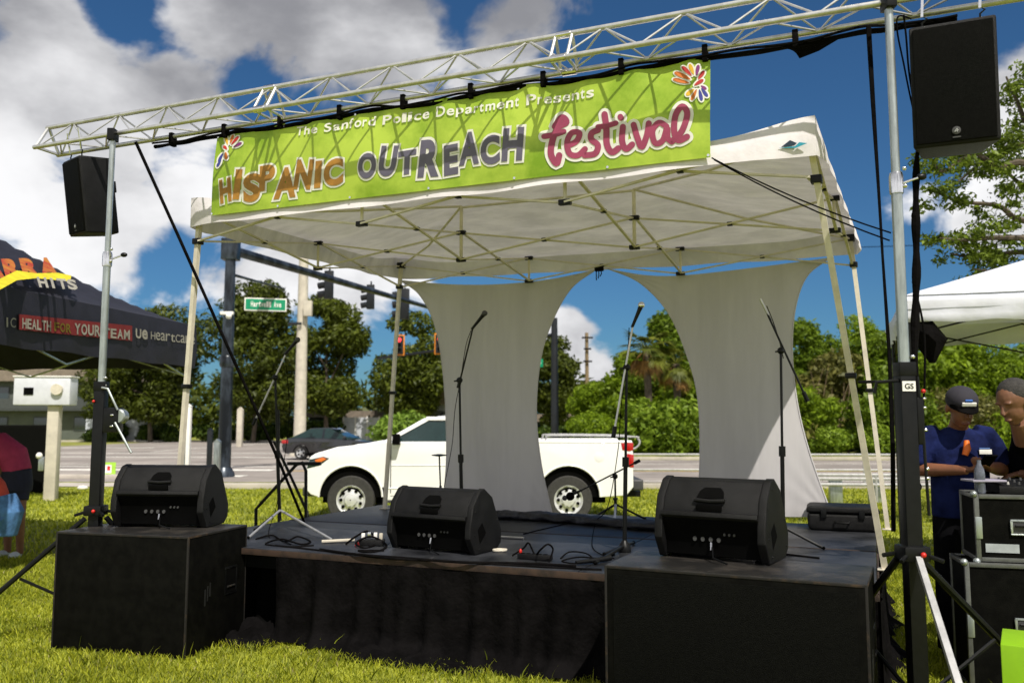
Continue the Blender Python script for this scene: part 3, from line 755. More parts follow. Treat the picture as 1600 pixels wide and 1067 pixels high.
place_w('middle black monitor speaker at the front edge of the stage between coiled cables', (612, 856), (742, 868), SZ)
place_w('largest black monitor speaker with handle, on the wide subwoofer near the right', (1030, 868), (1203, 884), .875)
# fourth monitor seen just behind the big one, and one lying case
a = PZ(1046, 768, SZ)
r = thing('floor_monitor', 'low black floor monitor on the stage half hidden behind the largest monitor speaker', 'monitor speaker', PZ(1050, 838, SZ), R0)
MB().prism([(0, 0), (0, .30), (.07, .36), (.16, .38), (.36, .12), (.36, 0)], 0, .52, ax='x').build('cabinet', M['plas'], r, bev=.01)
MB().prism([(.175, .375), (.18, .385), (.37, .13), (.362, .12)], .03, .49, ax='x').build('grille', M['grille'], r)
# ---------------------------------------------------------------- hanging speakers
def hung(label, p, rz, tilt, w, h, d, lean=0):
    r = thing('hanging_speaker', label, 'loudspeaker', p, rz, 'loudspeakers hung from the truss')
    r.rotation_euler = (tilt, lean, rz)
    MB().prism([(-w / 2, 0), (w / 2, 0), (w / 2 - .06, d), (-w / 2 + .06, d)], -h, 0, ax='z').build('cabinet', M['plas'], r, bev=.018, seg=3)
    MB().box(-w / 2 + .02, w / 2 - .02, -.012, .004, -h + .02, -.02).build('grille', M['grille'], r, bev=.006)
    mb = MB().lathe([(.018, 0), (.022, .003), (.012, .005)], 20, Matrix.Translation((.0, -.013, -h + .075)) @ Matrix.Rotation(rad(90), 4, 'X')); mb.build('badge', M['pgrey'], r)
    mb = MB(); zc = -h + .075
    for q in ((-.010, -.008, .003, .010), (.003, .010, .004, -.010), (-.010, -.008, .010, .0)): mb.tube([(q[0], -.0195, zc + q[1]), (q[2], -.0195, zc + q[3])], .0022, 5)
    mb.build('badge_mark', M['alu'], r)
    MB().box(-.02, .02, -.016, -.011, -h + .035, -h + .042).build('badge_line', M['pgrey'], r)
    for x in (-w * .33, w * .33):
        MB().tube([(x, .05, 0), (x, .05, .03), (x + .025, .05, .05), (x, .05, .07), (x - .025, .05, .05), (x, .05, .03)], .006, 6).build('shackle', M['bmetal'], r)
        MB().tube([(x, .05, .065), (x + .01, .04, .24)], .008, 6).build('hanging_cable', M['chrome'], r)
    MB().box(-.12, .12, d, d + .02, -h * .45, -h * .3).build('rear_handle', M['bmetal'], r, bev=.006)
    return r
q = PP(1487, 35, TA + TN * .12, TB + TN * .12)
hs = hung('black loudspeaker with round badge hung from the right end of the truss', PY(1487, 33, 4.55), rad(-23), rad(5), .44, .69, .34, rad(0))
hs2 = hung('black loudspeaker hung from the left end of the truss beside the silver mast', PY(110, 248, 7.2), rad(-44), rad(9), .40, .66, .30, rad(3))
# ---------------------------------------------------------------- lifting towers
def tower(label, base, rz, legs, ztop, winch, extra=None):
    r = thing('lifting_tower', label, 'lifting tower', (base[0], base[1], 0), rz, 'crank-up towers carrying the truss')
    MB().box(-.042, .042, -.042, .042, .06, 1.98).build('outer_mast', M['bmetal'], r, bev=.006)
    MB().box(-.046, .046, -.046, .046, 1.955, 2.03).build('collar', M['bmetal'], r, bev=.005)
    MB().tube([(0, 0, 1.9), (0, 0, 3.02)], .030, 14).build('middle_mast', M['galv'], r)
    MB().lathe([(.036, 2.98), (.038, 3.0), (.038, 3.08), (.033, 3.1)], 14).build('mast_clamp', M['chrome'], r)
    MB().tube([(0, 0, 3.0), (0, 0, ztop)], .024, 14).build('inner_mast', M['galv'], r)
    MB().box(-.03, .03, -.05, .05, ztop - .10, ztop).build('head', M['bmetal'], r, bev=.008)
    MB().tube([(.03, 0, 3.04), (.12, -.01, 3.07)], .007, 8).build('clamp_screw', M['chrome'], r); MB().ell((.14, -.01, 3.075), (.03, .02, .02), 8).build('clamp_knob', M['bmetal'], r)
    for z in (3.02, 3.12, 2.06, 2.0): MB().ell((.04, -.02, z), .013, 8).build('bolt', M['chrome'], r)
    # winch
    sx = 1; big = winch == 1
    if not big:
        MB().box(.045, .085, -.035, .035, 1.58, 1.84).build('winch_box', M['bmetal'], r, bev=.012)
        for z in (1.83, 1.78, 1.66, 1.45, 1.40): MB().ell((.088, -.03, z), (.012, .008, .009), 8).build('bolt', M['chrome'], r)
        MB().tube([(.06, -.02, 1.95), (.075, -.03, 1.6), (.09, -.02, 1.2)], .008, 6).build('pull_cable', M['bmetal'], r)
        MB().tube([(-.045, -.02, 1.93), (-.16, -.01, 1.92), (-.17, 0, 1.86)], .010, 8).build('side_arm', M['bmetal'], r)
    w = None if not big else MB().box(.045, .17, -.05, .05, 1.62, 1.82); big and w.build('winch_box', M['bmetal'], r, bev=.012)
    if big: MB().lathe([(.05, 0), (.06, .01), (.06, .08), (.05, .09)], 16, Matrix.Translation((.16 * sx, -.045, 1.75)) @ Matrix.Rotation(rad(-90), 4, 'X')).build('winch_drum', M['galv'], r)
    if big: MB().tube([(.03 * sx, -.06, 1.98), (.08 * sx, -.06, 1.97), (.17 * sx, -.065, 1.80)], .009, 8).build('crank', M['galv'], r)
    if big: MB().tube([(.15 * sx, -.06, 1.70), (.30 * sx, -.08, 1.46)], .010, 8).build('crank_handle', M['galv'], r)
    for z in ((1.76, 1.67) if big else ()): MB().ell((.12 * sx, -.056, z), (.016, .006, .008), 8).build('bolt', M['chrome'], r)
    MB().ell((-.035 if big else .075, -.05, 1.87), .012, 10).build('red_knob', M['red'], r)
    # outriggers
    MB().box(-.07, .07, -.07, .07, .96, 1.04).build('outrigger_hub', M['bmetal'], r, bev=.012)
    for k, (fx, fy, m_, hh) in enumerate(legs):
        lg = MB().tube([(.06 * (1 if fx > 0 else -1), .05 * (1 if fy > 0 else -1), hh), (fx, fy, .03)], .021, 8).build('outrigger', M[m_], r)
        MB().lathe([(.045, 0), (.05, .01), (.02, .03)], 12, Matrix.Translation((fx, fy, 0))).build('foot_pad', M['bmetal'], lg)
        if m_ == 'bmetal': MB().tube([(0, 0, .22), (fx * .5, fy * .5, (hh + .03) / 2)], .012, 6).build('strut', M['bmetal'], lg)
    for k in range(4):
        a_ = pi / 4 + k * pi / 2; MB().tube([(.05 * cos(a_), .05 * sin(a_), 1.0), (.16 * cos(a_), .16 * sin(a_), .97)], .012, 6).build('latch_arm', M['bmetal'], r)
    MB().ell((0.02, -.085, 1.0), .015, 10).build('red_knob', M['red'], r)
    return r
tR = tower('crank-up tower with black lower mast and white sticker, at the right end of the truss', (2.165, 4.69), 0, [(1.05, .38, 'bmetal', .96), (-.25, 1.0, 'bmetal', .96)], 4.16, 2)
lg = MB().tube([(.0, -.07, .98), (-.27, -1.32, .03)], (.022, .022), 4).build('outrigger', M['alu'], tR)
MB().box(-.036, .036, -.0475, -.0425, 1.87, 1.925).build('sticker', M['wht'], tR)
tv, tf = glyph('GS', .02)
q = fit(tv, tv); MB().add([(-.024 + x * .048, -.049, 1.882 + y * .030) for x, y in q], tf).build('sticker_lettering', M['dark'], tR, smooth=False)
tL = tower('crank-up tower with silver upper mast and crank lever, at the left end of the truss', (-3.34, 6.93), 0, [(-1.02, -.25, 'bmetal', .94), (.65, .55, 'bmetal', .94), (-.2, .9, 'bmetal', .94)], 4.14, 1)
# ---------------------------------------------------------------- straps, guy ropes and cables at the towers
def line_thing(name, label, cat, pts, r, m, n=6, group=None):
    pts = [Vector(p) for p in pts]; b = min(pts, key=lambda p: p.z).copy()
    o = MB().tube([p - b for p in pts], r, n).build(name, m, None, loc=b); return tag(o, label, cat, group)
def flat_strap(name, label, P, w):
    P = [Vector(p) for p in P]; b = min(P, key=lambda p: p.z).copy()
    mb = MB().tube([p - b for p in P], [(ww * 1.3, ww * .8) for ww in w], 4); o = mb.build(name, M['cloth'], None, loc=b); return tag(o, label, 'strap')
ys = 4.9
flat_strap('tension_strap', 'long black webbing strap running down beside the right tower', [PY(1357, 42, ys), PY(1364, 160, ys), PY(1373, 300, ys), PY(1379, 400, ys), PY(1390, 560, ys), PY(1395, 700, ys), PY(1396, 830, ys)], [.014, .012, .008, .007, .010, .012, .012])
cs = thing('cable_drop', 'thick black cable bundle hanging from the truss below the right loudspeaker edge', 'cable', PY(1424, 1030, 4.8))
b0 = cs.location.copy()
y = 4.8
bun = [PY(1437, 200, y), PY(1432, 260, y), PY(1431, 340, y), PY(1432, 420, y), PY(1430, 500, y), PY(1428, 600, y), PY(1424, 700, y), PY(1425, 830, y), PY(1424, 1030, y)]
MB().tube([p - b0 for p in smoothpts(bun, 6)], [.011 + .010 * min(1, i / 12) + .004 * sin(i * 1.1) for i in range(49)], 8).build('loom', M['cloth'], cs)
for P_ in ([PY(1424, 30, y), PY(1404, 26, y), PY(1402, 50, y), PY(1412, 100, y), PY(1422, 150, y), PY(1437, 215, y)], [PY(1412, 24, y), PY(1416, 60, y), PY(1420, 110, y), PY(1430, 180, y), PY(1434, 250, y)]):
    MB().tube([p - b0 for p in smoothpts(P_, 6)], .0055, 6).build('cable', M['cloth'], cs)
MB().tube([p - b0 for p in smoothpts([PY(1426, 440, y), PY(1444, 520, y), PY(1442, 640, y), PY(1426, 740, y)], 6)], .006, 6).build('cable', M['cloth'], cs)
MB().ell(PY(1430, 337, y) - b0, (.022, .022, .03), 10).build('tie', M['cloth'], cs)
MB().ell(PY(1432, 760, y) - b0, (.03, .025, .03), 10).build('tie', M['cloth'], cs)
for k, (e1, e2) in enumerate((((1112, 247), (1392, 364)), ((1116, 250), (1390, 376)))):
    pa = br - VX * .03; pa = PP(*e1, fA, fB); pb = PY(*e2, 4.72)
    line_thing('guy_rope', ['upper dark guy rope from the banner corner to the right tower clamp', 'lower dark guy rope from the banner corner to the right tower clamp'][k], 'rope', catenary(pa, pb, .03, 8), .0045, M['cloth'], group='pair of guy ropes from banner corner to tower')
line_thing('guy_strap', 'black diagonal strap running from the left truss end down towards the stage', 'strap', [PP(212, 222, TA, TB), PY(280, 372, 7.1), PY(355, 540, 7.3), PY(400, 640, 7.5), PY(440, 730, 7.75), PZ(475, 815, SZ)], .014, M['cloth'])
a = PY(188, 470, 6.75); 
line_thing('power_line', 'thin overhead power line crossing the sky at the right', 'power line', catenary(PY(1240, 388, 60), PY(1900, 352, 50), .3), .025, M['cloth'])
line_thing('power_line', 'grey overhead wire passing above the white tent', 'power line', catenary(PY(1456, 374, 40), PY(1900, 355, 38), .2), .025, M['galv'])
# ---------------------------------------------------------------- microphone stands
def mic(parent, p, d, ball, silver=False):
    d = Vector(d).normalized(); p = Vector(p)
    if ball:
        MB().tube([p - d * .02, p + d * .04, p + d * .13, p + d * .15], [.012, .013, .017, .021], 12).build('microphone', M['bmetal'], parent)
        MB().ell(p + d * .172, .027, 14).build('microphone_grille', M['chrome'] if silver else M['pgrey'], parent)
    else:
        MB().tube([p - d * .05, p + d * .10], .011, 12).build('microphone', M['alu'] if silver else M['bmetal'], parent)
        MB().tube([p - d * .10, p - d * .05], .008, 8).build('plug', M['bmetal'], parent)
def stand(label, base, joint, low, high, legs, round_base=False, silver_boom=False, micspec=None, cable=None, r=.0135, cname='microphone stand', group='microphone stands on the stage'):
    base = Vector(base); t = thing('microphone_stand', label, cname, base, 0, group)
    j = Vector(joint) - base; lo_ = Vector(low) - base; hi = Vector(high) - base
    mid = j * .48
    MB().tube([(0, 0, .06), tuple(mid)], r * 1.25, 10).build('lower_tube', M['bmetal'], t)
    MB().tube([tuple(mid * .98), tuple(j)], r * .8, 10).build('upper_tube', M['bmetal'], t)
    MB().tube([tuple(mid * .95), tuple(mid * 1.06)], r * 2.0, 10).build('height_clutch', M['bmetal'], t)
    MB().ell(j, (.03, .022, .03), 10).build('boom_joint', M['bmetal'], t)
    MB().tube([j, j + Vector((-.05, -.02, -.01))], .007, 6).build('wing_screw', M['bmetal'], t)
    MB().tube([lo_, lo_.lerp(hi, .12), lo_.lerp(hi, .5), hi], [r * 1.0, r * .65, r * .65, r * .6], 8).build('boom', M['alu'] if silver_boom else M['bmetal'], t)
    MB().tube([lo_, lo_.lerp(hi, .10)], r * 1.3, 10).build('counterweight', M['bmetal'], t)
    if round_base:
        MB().lathe([(.05, 0), (.052, .01), (.045, .05), (.018, .09)], 16).build('base_hub', M['bmetal'], t)
    for f in legs:
        f = Vector(f) - base
        MB().tube([(0, 0, .16 if not round_base else .05), f + Vector((0, 0, .012))], r * .85, 8).build('leg', M['alu'] if f.length > .48 and not round_base else M['bmetal'], t)
        MB().ell(f + Vector((0, 0, .014)), .014, 8).build('rubber_foot', M['dark'], t)
    if micspec:
        d, ball, sil = micspec; mic(t, hi, d, ball, sil)
    if cable:
        MB().tube([p_ - base for p_ in smoothpts(cable, 8)], .0036, 6).build('microphone_cable', M['cloth'], t)
    return t
yA = 7.9
bA = Vector((PY(722, 800, yA).x, yA, SZ))
stand('slim black microphone stand in front of the pleated fabric panel, ball microphone tilted right', bA, PY(718, 594, yA), PY(716, 606, yA), PY(739, 512, yA - .1), [bA + Vector((-.26, -.2, 0)), bA + Vector((.3, -.1, 0)), bA + Vector((0, .3, 0))],
      micspec=((.35, -.1, .42), True, False), cable=[PY(736, 516, yA), PY(728, 540, yA + .03), PY(720, 590, yA + .04), PY(711, 640, yA + .03), PY(707, 690, yA), PY(700, 730, yA), PY(694, 760, yA)])
bB = PZ(976, 862, SZ); yB = bB.y
stand('microphone stand with silver boom and shiny silver ball microphone, centre of the stage', bB, PY(979, 574, yB), PY(958, 684, yB - .02), PY(989, 508, yB), [PZ(944, 868, SZ), PZ(930, 882, SZ), PZ(990, 850, SZ)], True, True,
      micspec=((.05, -.02, .12), True, True), cable=[PY(983, 512, yB), PY(980, 560, yB + .03), PY(970, 640, yB + .04), PY(966, 700, yB + .02), PY(950, 790, yB), PZ(932, 820, SZ) + Vector((0, 0, .04)), PZ(925, 850, SZ + .01), PZ(940, 866, SZ + .006), PZ(960, 872, SZ + .006)])
yC = 7.0; bC = Vector((PY(1222, 780, yC).x, yC, SZ))
stand('black microphone stand with pencil microphone before the sunlit corner of the fabric panel', bC, PY(1220, 548, yC), PY(1262, 627, yC), PY(1196, 484, yC), [bC + Vector((-.27, -.15, 0)), bC + Vector((.27, -.15, 0)), bC + Vector((0, .3, 0))],
      micspec=((-.035, -.005, .07), False, True), cable=[PY(1198, 478, yC), PY(1207, 500, yC + .04), PY(1217, 530, yC + .05), PY(1224, 560, yC + .04)])
bD = PZ(962, 812, SZ); yD = bD.y
tD = stand('short black microphone stand near the stage rear, microphone pointing down at the truck wheel', bD, PY(961, 744, yD), PY(1000, 719, yD), PY(906, 767, yD), [PZ(920, 815, SZ), PZ(1008, 812, SZ), PZ(960, 822, SZ)],
      micspec=((-.10, 0, -.045), True, False), r=.013)
MB().ell(PY(891, 775, yD) - bD, (.045, .04, .045), 12).build('foam_windscreen', M['cloth'], tD)
bE = PZ(437, 823, SZ); yE = bE.y
stand('tall black microphone stand with silver boom at the left corner of the stage', bE, PY(430, 590, yE), PY(395, 664, yE), PY(447, 552, yE), [PZ(388, 842, SZ), PZ(520, 846, SZ), PZ(398, 830, SZ)], silver_boom=True,
      micspec=((.05, 0, .06), True, False), cable=[PY(446, 560, yE), PY(452, 640, yE), PY(444, 720, yE), PY(432, 790, yE), PZ(420, 838, SZ + .006), PZ(455, 850, SZ + .006)])
# small stand with a flat top in front of the truck door
b = Vector((PY(688, 800, 8.6).x, 8.6, SZ)); t = thing('percussion_stand', 'short black stand with a flat round top in front of the truck door', 'stand', b, 0)
h = PY(685, 711, 8.6).z - SZ
MB().tube([(0, 0, .1), (0, 0, h * .55)], .014, 8).build('lower_tube', M['bmetal'], t); MB().tube([(0, 0, h * .5), (-.015, 0, h)], .008, 8).build('upper_tube', M['bmetal'], t)
MB().lathe([(.02, -.012), (.075, -.004), (.078, .004), (.02, .012)], 20, Matrix.Translation((-.015, 0, h))).build('top', M['bmetal'], t)
for k in range(3): MB().tube([(0, 0, .22), (.22 * cos(k * 2.1), .22 * sin(k * 2.1), .012)], .010, 6).build('leg', M['bmetal'], t)
# folding keyboard stand on the grass behind the left stage edge
yK = 9.4; b = Vector((PY(440, 700, yK).x, yK, 0)); t = thing('keyboard_stand', 'black folding cross-legged stand on the grass behind the left stage edge', 'stand', b, 0)
def KP(x, y): return PY(x, y, yK) - b
g = PY(400, 700, yK)
MB().tube([KP(399, 930), KP(400, 795), KP(408, 786), KP(462, 727), KP(472, 722), KP(478, 735), KP(478, 930)], .018, 8).build('frame', M['bmetal'], t)
MB().tube([KP(424, 690) + Vector((0, .1, 0)), KP(446, 735) + Vector((0, .1, 0)), KP(476, 800) + Vector((0, .1, 0)), KP(500, 930) + Vector((0, .1, 0))], .016, 8).build('cross_leg', M['bmetal'], t)
MB().tube([KP(449, 724), KP(502, 724)], .020, 8).build('rest_bar', M['bmetal'], t)
MB().tube([KP(437, 640) + Vector((0, -.05, 0)), KP(438, 930) + Vector((0, -.05, 0))], .014, 8).build('post', M['bmetal'], t)
# ---------------------------------------------------------------- things lying on the stage
def cable_on_stage(label, P, r=.0055, m='cloth', z=SZ, group=None, cat='cable', nm='stage_cable'):
    pts = smoothpts([PZ(x, y, z + .004 + (h or 0)) for x, y, h in P], 8)
    return line_thing(nm, label, cat, pts, r, M[m], 6, group)
cable_on_stage('black cable looping off the power strip right of the middle monitor speaker', [(800, 868, .004), (818, 856, .06), (826, 848, .10), (836, 866, .02), (845, 858, .10), (856, 850, .13), (864, 858, .09), (858, 876, .01)], .007)
cable_on_stage('long thin cable lying across the rear deck boards towards the cloth roll', [(818, 834, 0), (850, 826, 0), (885, 818, 0), (905, 812, 0)])
cable_on_stage('loose black cable loops at the foot of the centre microphone stand', [(876, 872, 0), (890, 862, .02), (915, 864, .02), (925, 874, 0), (900, 880, 0), (878, 876, 0), (905, 870, .01), (940, 872, .006), (960, 866, 0)], .006)
cable_on_stage('black cable running along the front lip of the stage', [(430, 852, 0), (520, 862, 0), (610, 872, 0), (690, 876, 0), (780, 882, 0), (850, 886, 0), (940, 890, 0)], .009)
cable_on_stage('thick black cable running under the middle monitor speaker', [(500, 858, .006), (560, 866, .01), (640, 872, .006), (720, 878, .01), (820, 880, .006), (900, 884, .006)], .010)
cable_on_stage('tangle of black cable near the left microphone stand feet', [(400, 842, 0), (425, 836, .01), (445, 846, 0), (465, 838, .03), (485, 846, 0), (470, 850, .01), (440, 842, .02), (415, 850, 0), (455, 854, 0), (490, 852, 0)], .008)
cable_on_stage('tangle of black cable beside the white plugs on the stage', [(540, 850, 0), (556, 838, .06), (575, 830, .09), (590, 846, .02), (572, 856, 0), (556, 848, .03), (580, 838, .07), (604, 852, .01), (586, 862, 0), (560, 860, .01), (600, 860, 0)], .009)
cable_on_stage('black cable crossing the stage behind the big subwoofer', [(1228, 866, 0), (1245, 868, 0), (1262, 870, 0), (1280, 872, 0)], .010)
# power strip
p = PZ(836, 874, SZ); t = thing('power_strip', 'black power strip with cables beside the middle monitor speaker', 'power strip', p + Vector((0, 0, .003)), R0)
MB().box(-.13, .13, -.03, .03, 0, .038).build('case', M['plas'], t, bev=.006)
for k in range(5): MB().box(-.11 + k * .045, -.085 + k * .045, -.014, .014, .038, .041).build('socket', M['dark'], t)
MB().ell((-.115, 0, .05), (.012, .012, .02), 8).build('plug', M['red'], t)
p = PZ(581, 852, SZ); t = thing('plug_cluster', 'cluster of white and silver plugs on the stage left of the middle monitor speaker', 'power plugs', p, 0)
MB().box(-.10, .10, -.05, .05, .004, .05).build('power_box', M['plas'], t, bev=.006)
for k, (x, z, m_) in enumerate(((-.07, .05, 'wht'), (-.02, .06, 'chrome'), (.03, .055, 'wht'), (.075, .05, 'concpole'))):
    MB().box(x - .014, x + .014, -.02, .012, z, z + .05).build('plug', M[m_], t, bev=.006)
MB().box(-.13, -.09, -.05, -.02, .004, .03).build('red_plug', M['red'], t, bev=.004)
p = PZ(781, 862, SZ); t = thing('plug_coil', 'small pale coil of thin cable right of the middle monitor speaker', 'cable coil', p, 0)
P = [(.05 * cos(a * .5) * (1 + .2 * sin(a)), .035 * sin(a * .5), .012 + .004 * (a % 3)) for a in range(60)]
MB().tube(smoothpts(P, 3), .005, 6).build('coil', M['cream'], t)
p = PZ(800, 842, SZ); tag(MB().tube([(-.12, .06, .012), (.10, -.03, .012)], .012, 8).build('silver_rod', M['alu'], None, loc=p), 'short silver tube lying on the stage just right of the middle monitor speaker', 'metal tube')
p = PZ(530, 848, SZ); tag(MB().tube([(-.14, -.03, .016), (.12, .04, .02)], .014, 8).build('drum_stick', M['concpole'], None, loc=p), 'pale stick lying on the stage left of the white plugs', 'stick')
tag(MB().tube([(-.12, -.08, .02), (.02, .0, .022), (.14, .07, .03)], [.012, .017, .021], 10).build('handheld_microphone', M['bmetal'], None, loc=PZ(925, 880, SZ)), 'black handheld microphone lying on the stage lip near the wide subwoofer', 'microphone')
# open black equipment case
p = PZ(1262, 828, SZ); t = thing('equipment_case', 'rounded black plastic equipment case lying on the stage at the right legs', 'case', p, R0 + rad(3))
MB().prism([(0.02, 0), (.0, .05), (.0, .16), (.62, .16), (.62, .05), (.60, 0)], .0, .42).build('case_base', M['plas'], t, bev=.03, seg=3)
MB().prism([(-.008, .165), (-.008, .20), (.02, .225), (.60, .225), (.628, .20), (.628, .165)], -.008, .428).build('case_lid', M['plas'], t, bev=.02, seg=3)
for x in (.12, .45): MB().box(x, x + .05, -.018, -.004, .12, .20).build('latch', M['bmetal'], t, bev=.005)
MB().tube([(.24, -.01, .09), (.25, -.035, .08), (.36, -.035, .08), (.37, -.01, .09)], .009, 8).build('handle', M['bmetal'], t)
# rolled cloth along the rear edge
P = [PZ(778, 804, SZ + .04), PZ(830, 806, SZ + .04), PZ(890, 810, SZ + .04), PZ(950, 815, SZ + .04), PZ(1035, 822, SZ + .04)]
pts = smoothpts(P, 14); b = pts[0].copy(); b.z = SZ
vs = []; n = 16
for i, p in enumerate(pts):
    for k in range(n):
        t_ = 2 * pi * k / n; rr = .075 * (1 + .35 * noise.noise(Vector((i * .22, cos(t_) * 1.5, sin(t_) * 1.5))) + .2 * noise.noise(Vector((i * .6, cos(t_) * 3, sin(t_) * 3))))
        q = p + VX * cos(t_) * rr * 1.7 + Vector((0, 0, max(-.036, sin(t_) * rr * .62))); vs.append(q - b)
m = len(pts)
fs = [(i * n + k, i * n + (k + 1) % n, (i + 1) * n + (k + 1) % n, (i + 1) * n + k) for i in range(m - 1) for k in range(n)] + [tuple(range(n)), tuple((m - 1) * n + k for k in range(n))]
tag(MB().add(vs, fs).build('rolled_cloth', mat('roll_cloth', (.012, .013, .022), .55, var=.6, vs=7, bump=.4, bs=25, col2=(.05, .052, .065), lo=.5, hi=.75), None, ang=180, loc=b), 'long crumpled roll of dark cloth along the rear edge of the stage', 'cloth roll')
# ---------------------------------------------------------------- flight cases and bag at the right
def flight_case(label, loc, rz, w, d, h, lab):
    r = thing('flight_case', label, 'flight case', loc, rz, 'stacked black flight cases')
    MB().box(.01, w - .01, .01, d - .01, .01, h - .01).build('panel', M['carpet'], r)
    mb = MB(); e = .028
    for x in (0, w - e):
        for y in (0, d - e): mb.box(x, x + e, y, y + e, 0, h)
    for z in (0, h - e):
        for y in (0, d - e): mb.box(e + .001, w - e - .001, y, y + e, z, z + e)
        for x in (0, w - e): mb.box(x, x + e, e + .001, d - e - .001, z, z + e)
    mb.build('edging', mat('case_alu', (.15, .155, .15), .4, metal=.6, var=.15, vs=15), r, bev=.003)
    for x in (0, w):
        for z in (.0, h): MB().ell((x, .006, z), .024, 10).build('corner', M['galv'], r)
    for x in ([w * .32] if w < .7 else [w * .28, w * .75]):
        mb = MB(); z = h * .52
        mb.box(x - .075, x + .075, -.006, .012, z - .05, z - .038); mb.box(x - .075, x + .075, -.006, .012, z + .038, z + .05); mb.box(x - .075, x - .062, -.006, .012, z - .038, z + .038); mb.box(x + .062, x + .075, -.006, .012, z - .038, z + .038)
        hd = mb.build('handle_dish', M['galv'], r, bev=.003); MB().box(x - .06, x + .06, .0, .011, z - .037, z + .037).build('dish', M['pgrey'], hd)
        MB().tube([(x - .05, -.012, z + .01), (x + .05, -.012, z + .01)], .010, 8).build('handle', M['bmetal'], hd)
    MB().box(.0, .04, -.008, .01, h * .5 - .07, h * .5 + .07).build('butterfly_latch', M['galv'], r, bev=.006)
    if lab:
        MB().box(.055, .25, .004, .0085, .06, .115).build('label', mat('label_grey', (.35, .38, .40), .5), r)
    return r
fc2 = flight_case('larger black flight case standing on the grass under the smaller one, two dish handles', (PY(1508, 900, 5.6).x, 5.6, .004), rad(-15), 1.25, .42, .80, False)
fc1 = flight_case('smaller black flight case with grey label, on top of the larger one', (PY(1523, 800, 5.62).x, 5.62, .806), rad(-15), 1.0, .40, .43, True)
MB().tube([(0, 0, 0), (0, 0, .001)], .001, 4)
# mixing desk on the cases
p = Vector((PY(1535, 760, 5.8).x, 5.60, 1.239)); t = thing('mixing_desk', 'low dark mixing desk with knobs on top of the flight cases', 'mixing desk', p, rad(-15))
MB().prism([(0, 0), (0, .05), (.36, .08), (.36, 0)], 0, .9, ax='x').build('case', M['plas'], t, bev=.008)
for i in range(12):
    for j in range(3):
        MB().lathe([(.009, 0), (.007, .018)], 8, Matrix.Translation((.07 + i * .065, .07 + j * .1, .057 + j * .0083))).build('knob', M['swht' if (i + j) % 7 == 0 else 'pgrey'], t)
tag(MB().box(-.11, .11, -.08, .08, 0, .012).build('paper_sheet', mat('paper_lilac', (.30, .28, .36), .6), None, bev=.002, loc=(PY(1537, 760, 5.7).x, 5.70, 1.239 + .075)), 'pale paper sheet on the edge of the mixing desk', 'paper')
tag(MB().lathe([(.03, 0), (.033, .01), (.033, .13), (.028, .16), (.013, .19), (.013, .215)], 16).build('water_bottle', mat('clear_plastic', (.10, .11, .14), .15, var=.3, vs=25), None, loc=(PY(1528, 745, 5.68).x, 5.66, 1.2395)), 'clear plastic water bottle on the desk in front of the man in the cap', 'bottle')
# lime green box low at the right edge
p = PY(1563, 1006, 4.45); t = thing('green_box', 'plain lime green box on the grass at the lower right corner', 'box', (p.x, 4.45, 0), rad(-31))
lg_ = mat('lime_panel', (.23, .46, .005), .5, var=.05, trans=.0)
MB().box(0, .5, 0, .4, .005, p.z).build('shell', lg_, t, bev=.006); MB().box(.245, .248, -.002, .0, .02, p.z - .01).build('seam', M['olive'], t)
# black loudspeaker standing under the black tent
t = thing('floor_speaker', 'big black speaker cabinet standing on the grass at the left edge by the beige post', 'loudspeaker', (PY(-20, 700, 20.2).x, 20.2, 0), rad(26))
hz = PY(30, 664, 20.2).z
MB().box(0, 1.30, 0, .6, .01, hz).build('cabinet', M['carpet'], t, bev=.01); MB().box(.04, 1.26, -.006, .01, .06, hz - .05).build('grille', M['grille'], t)
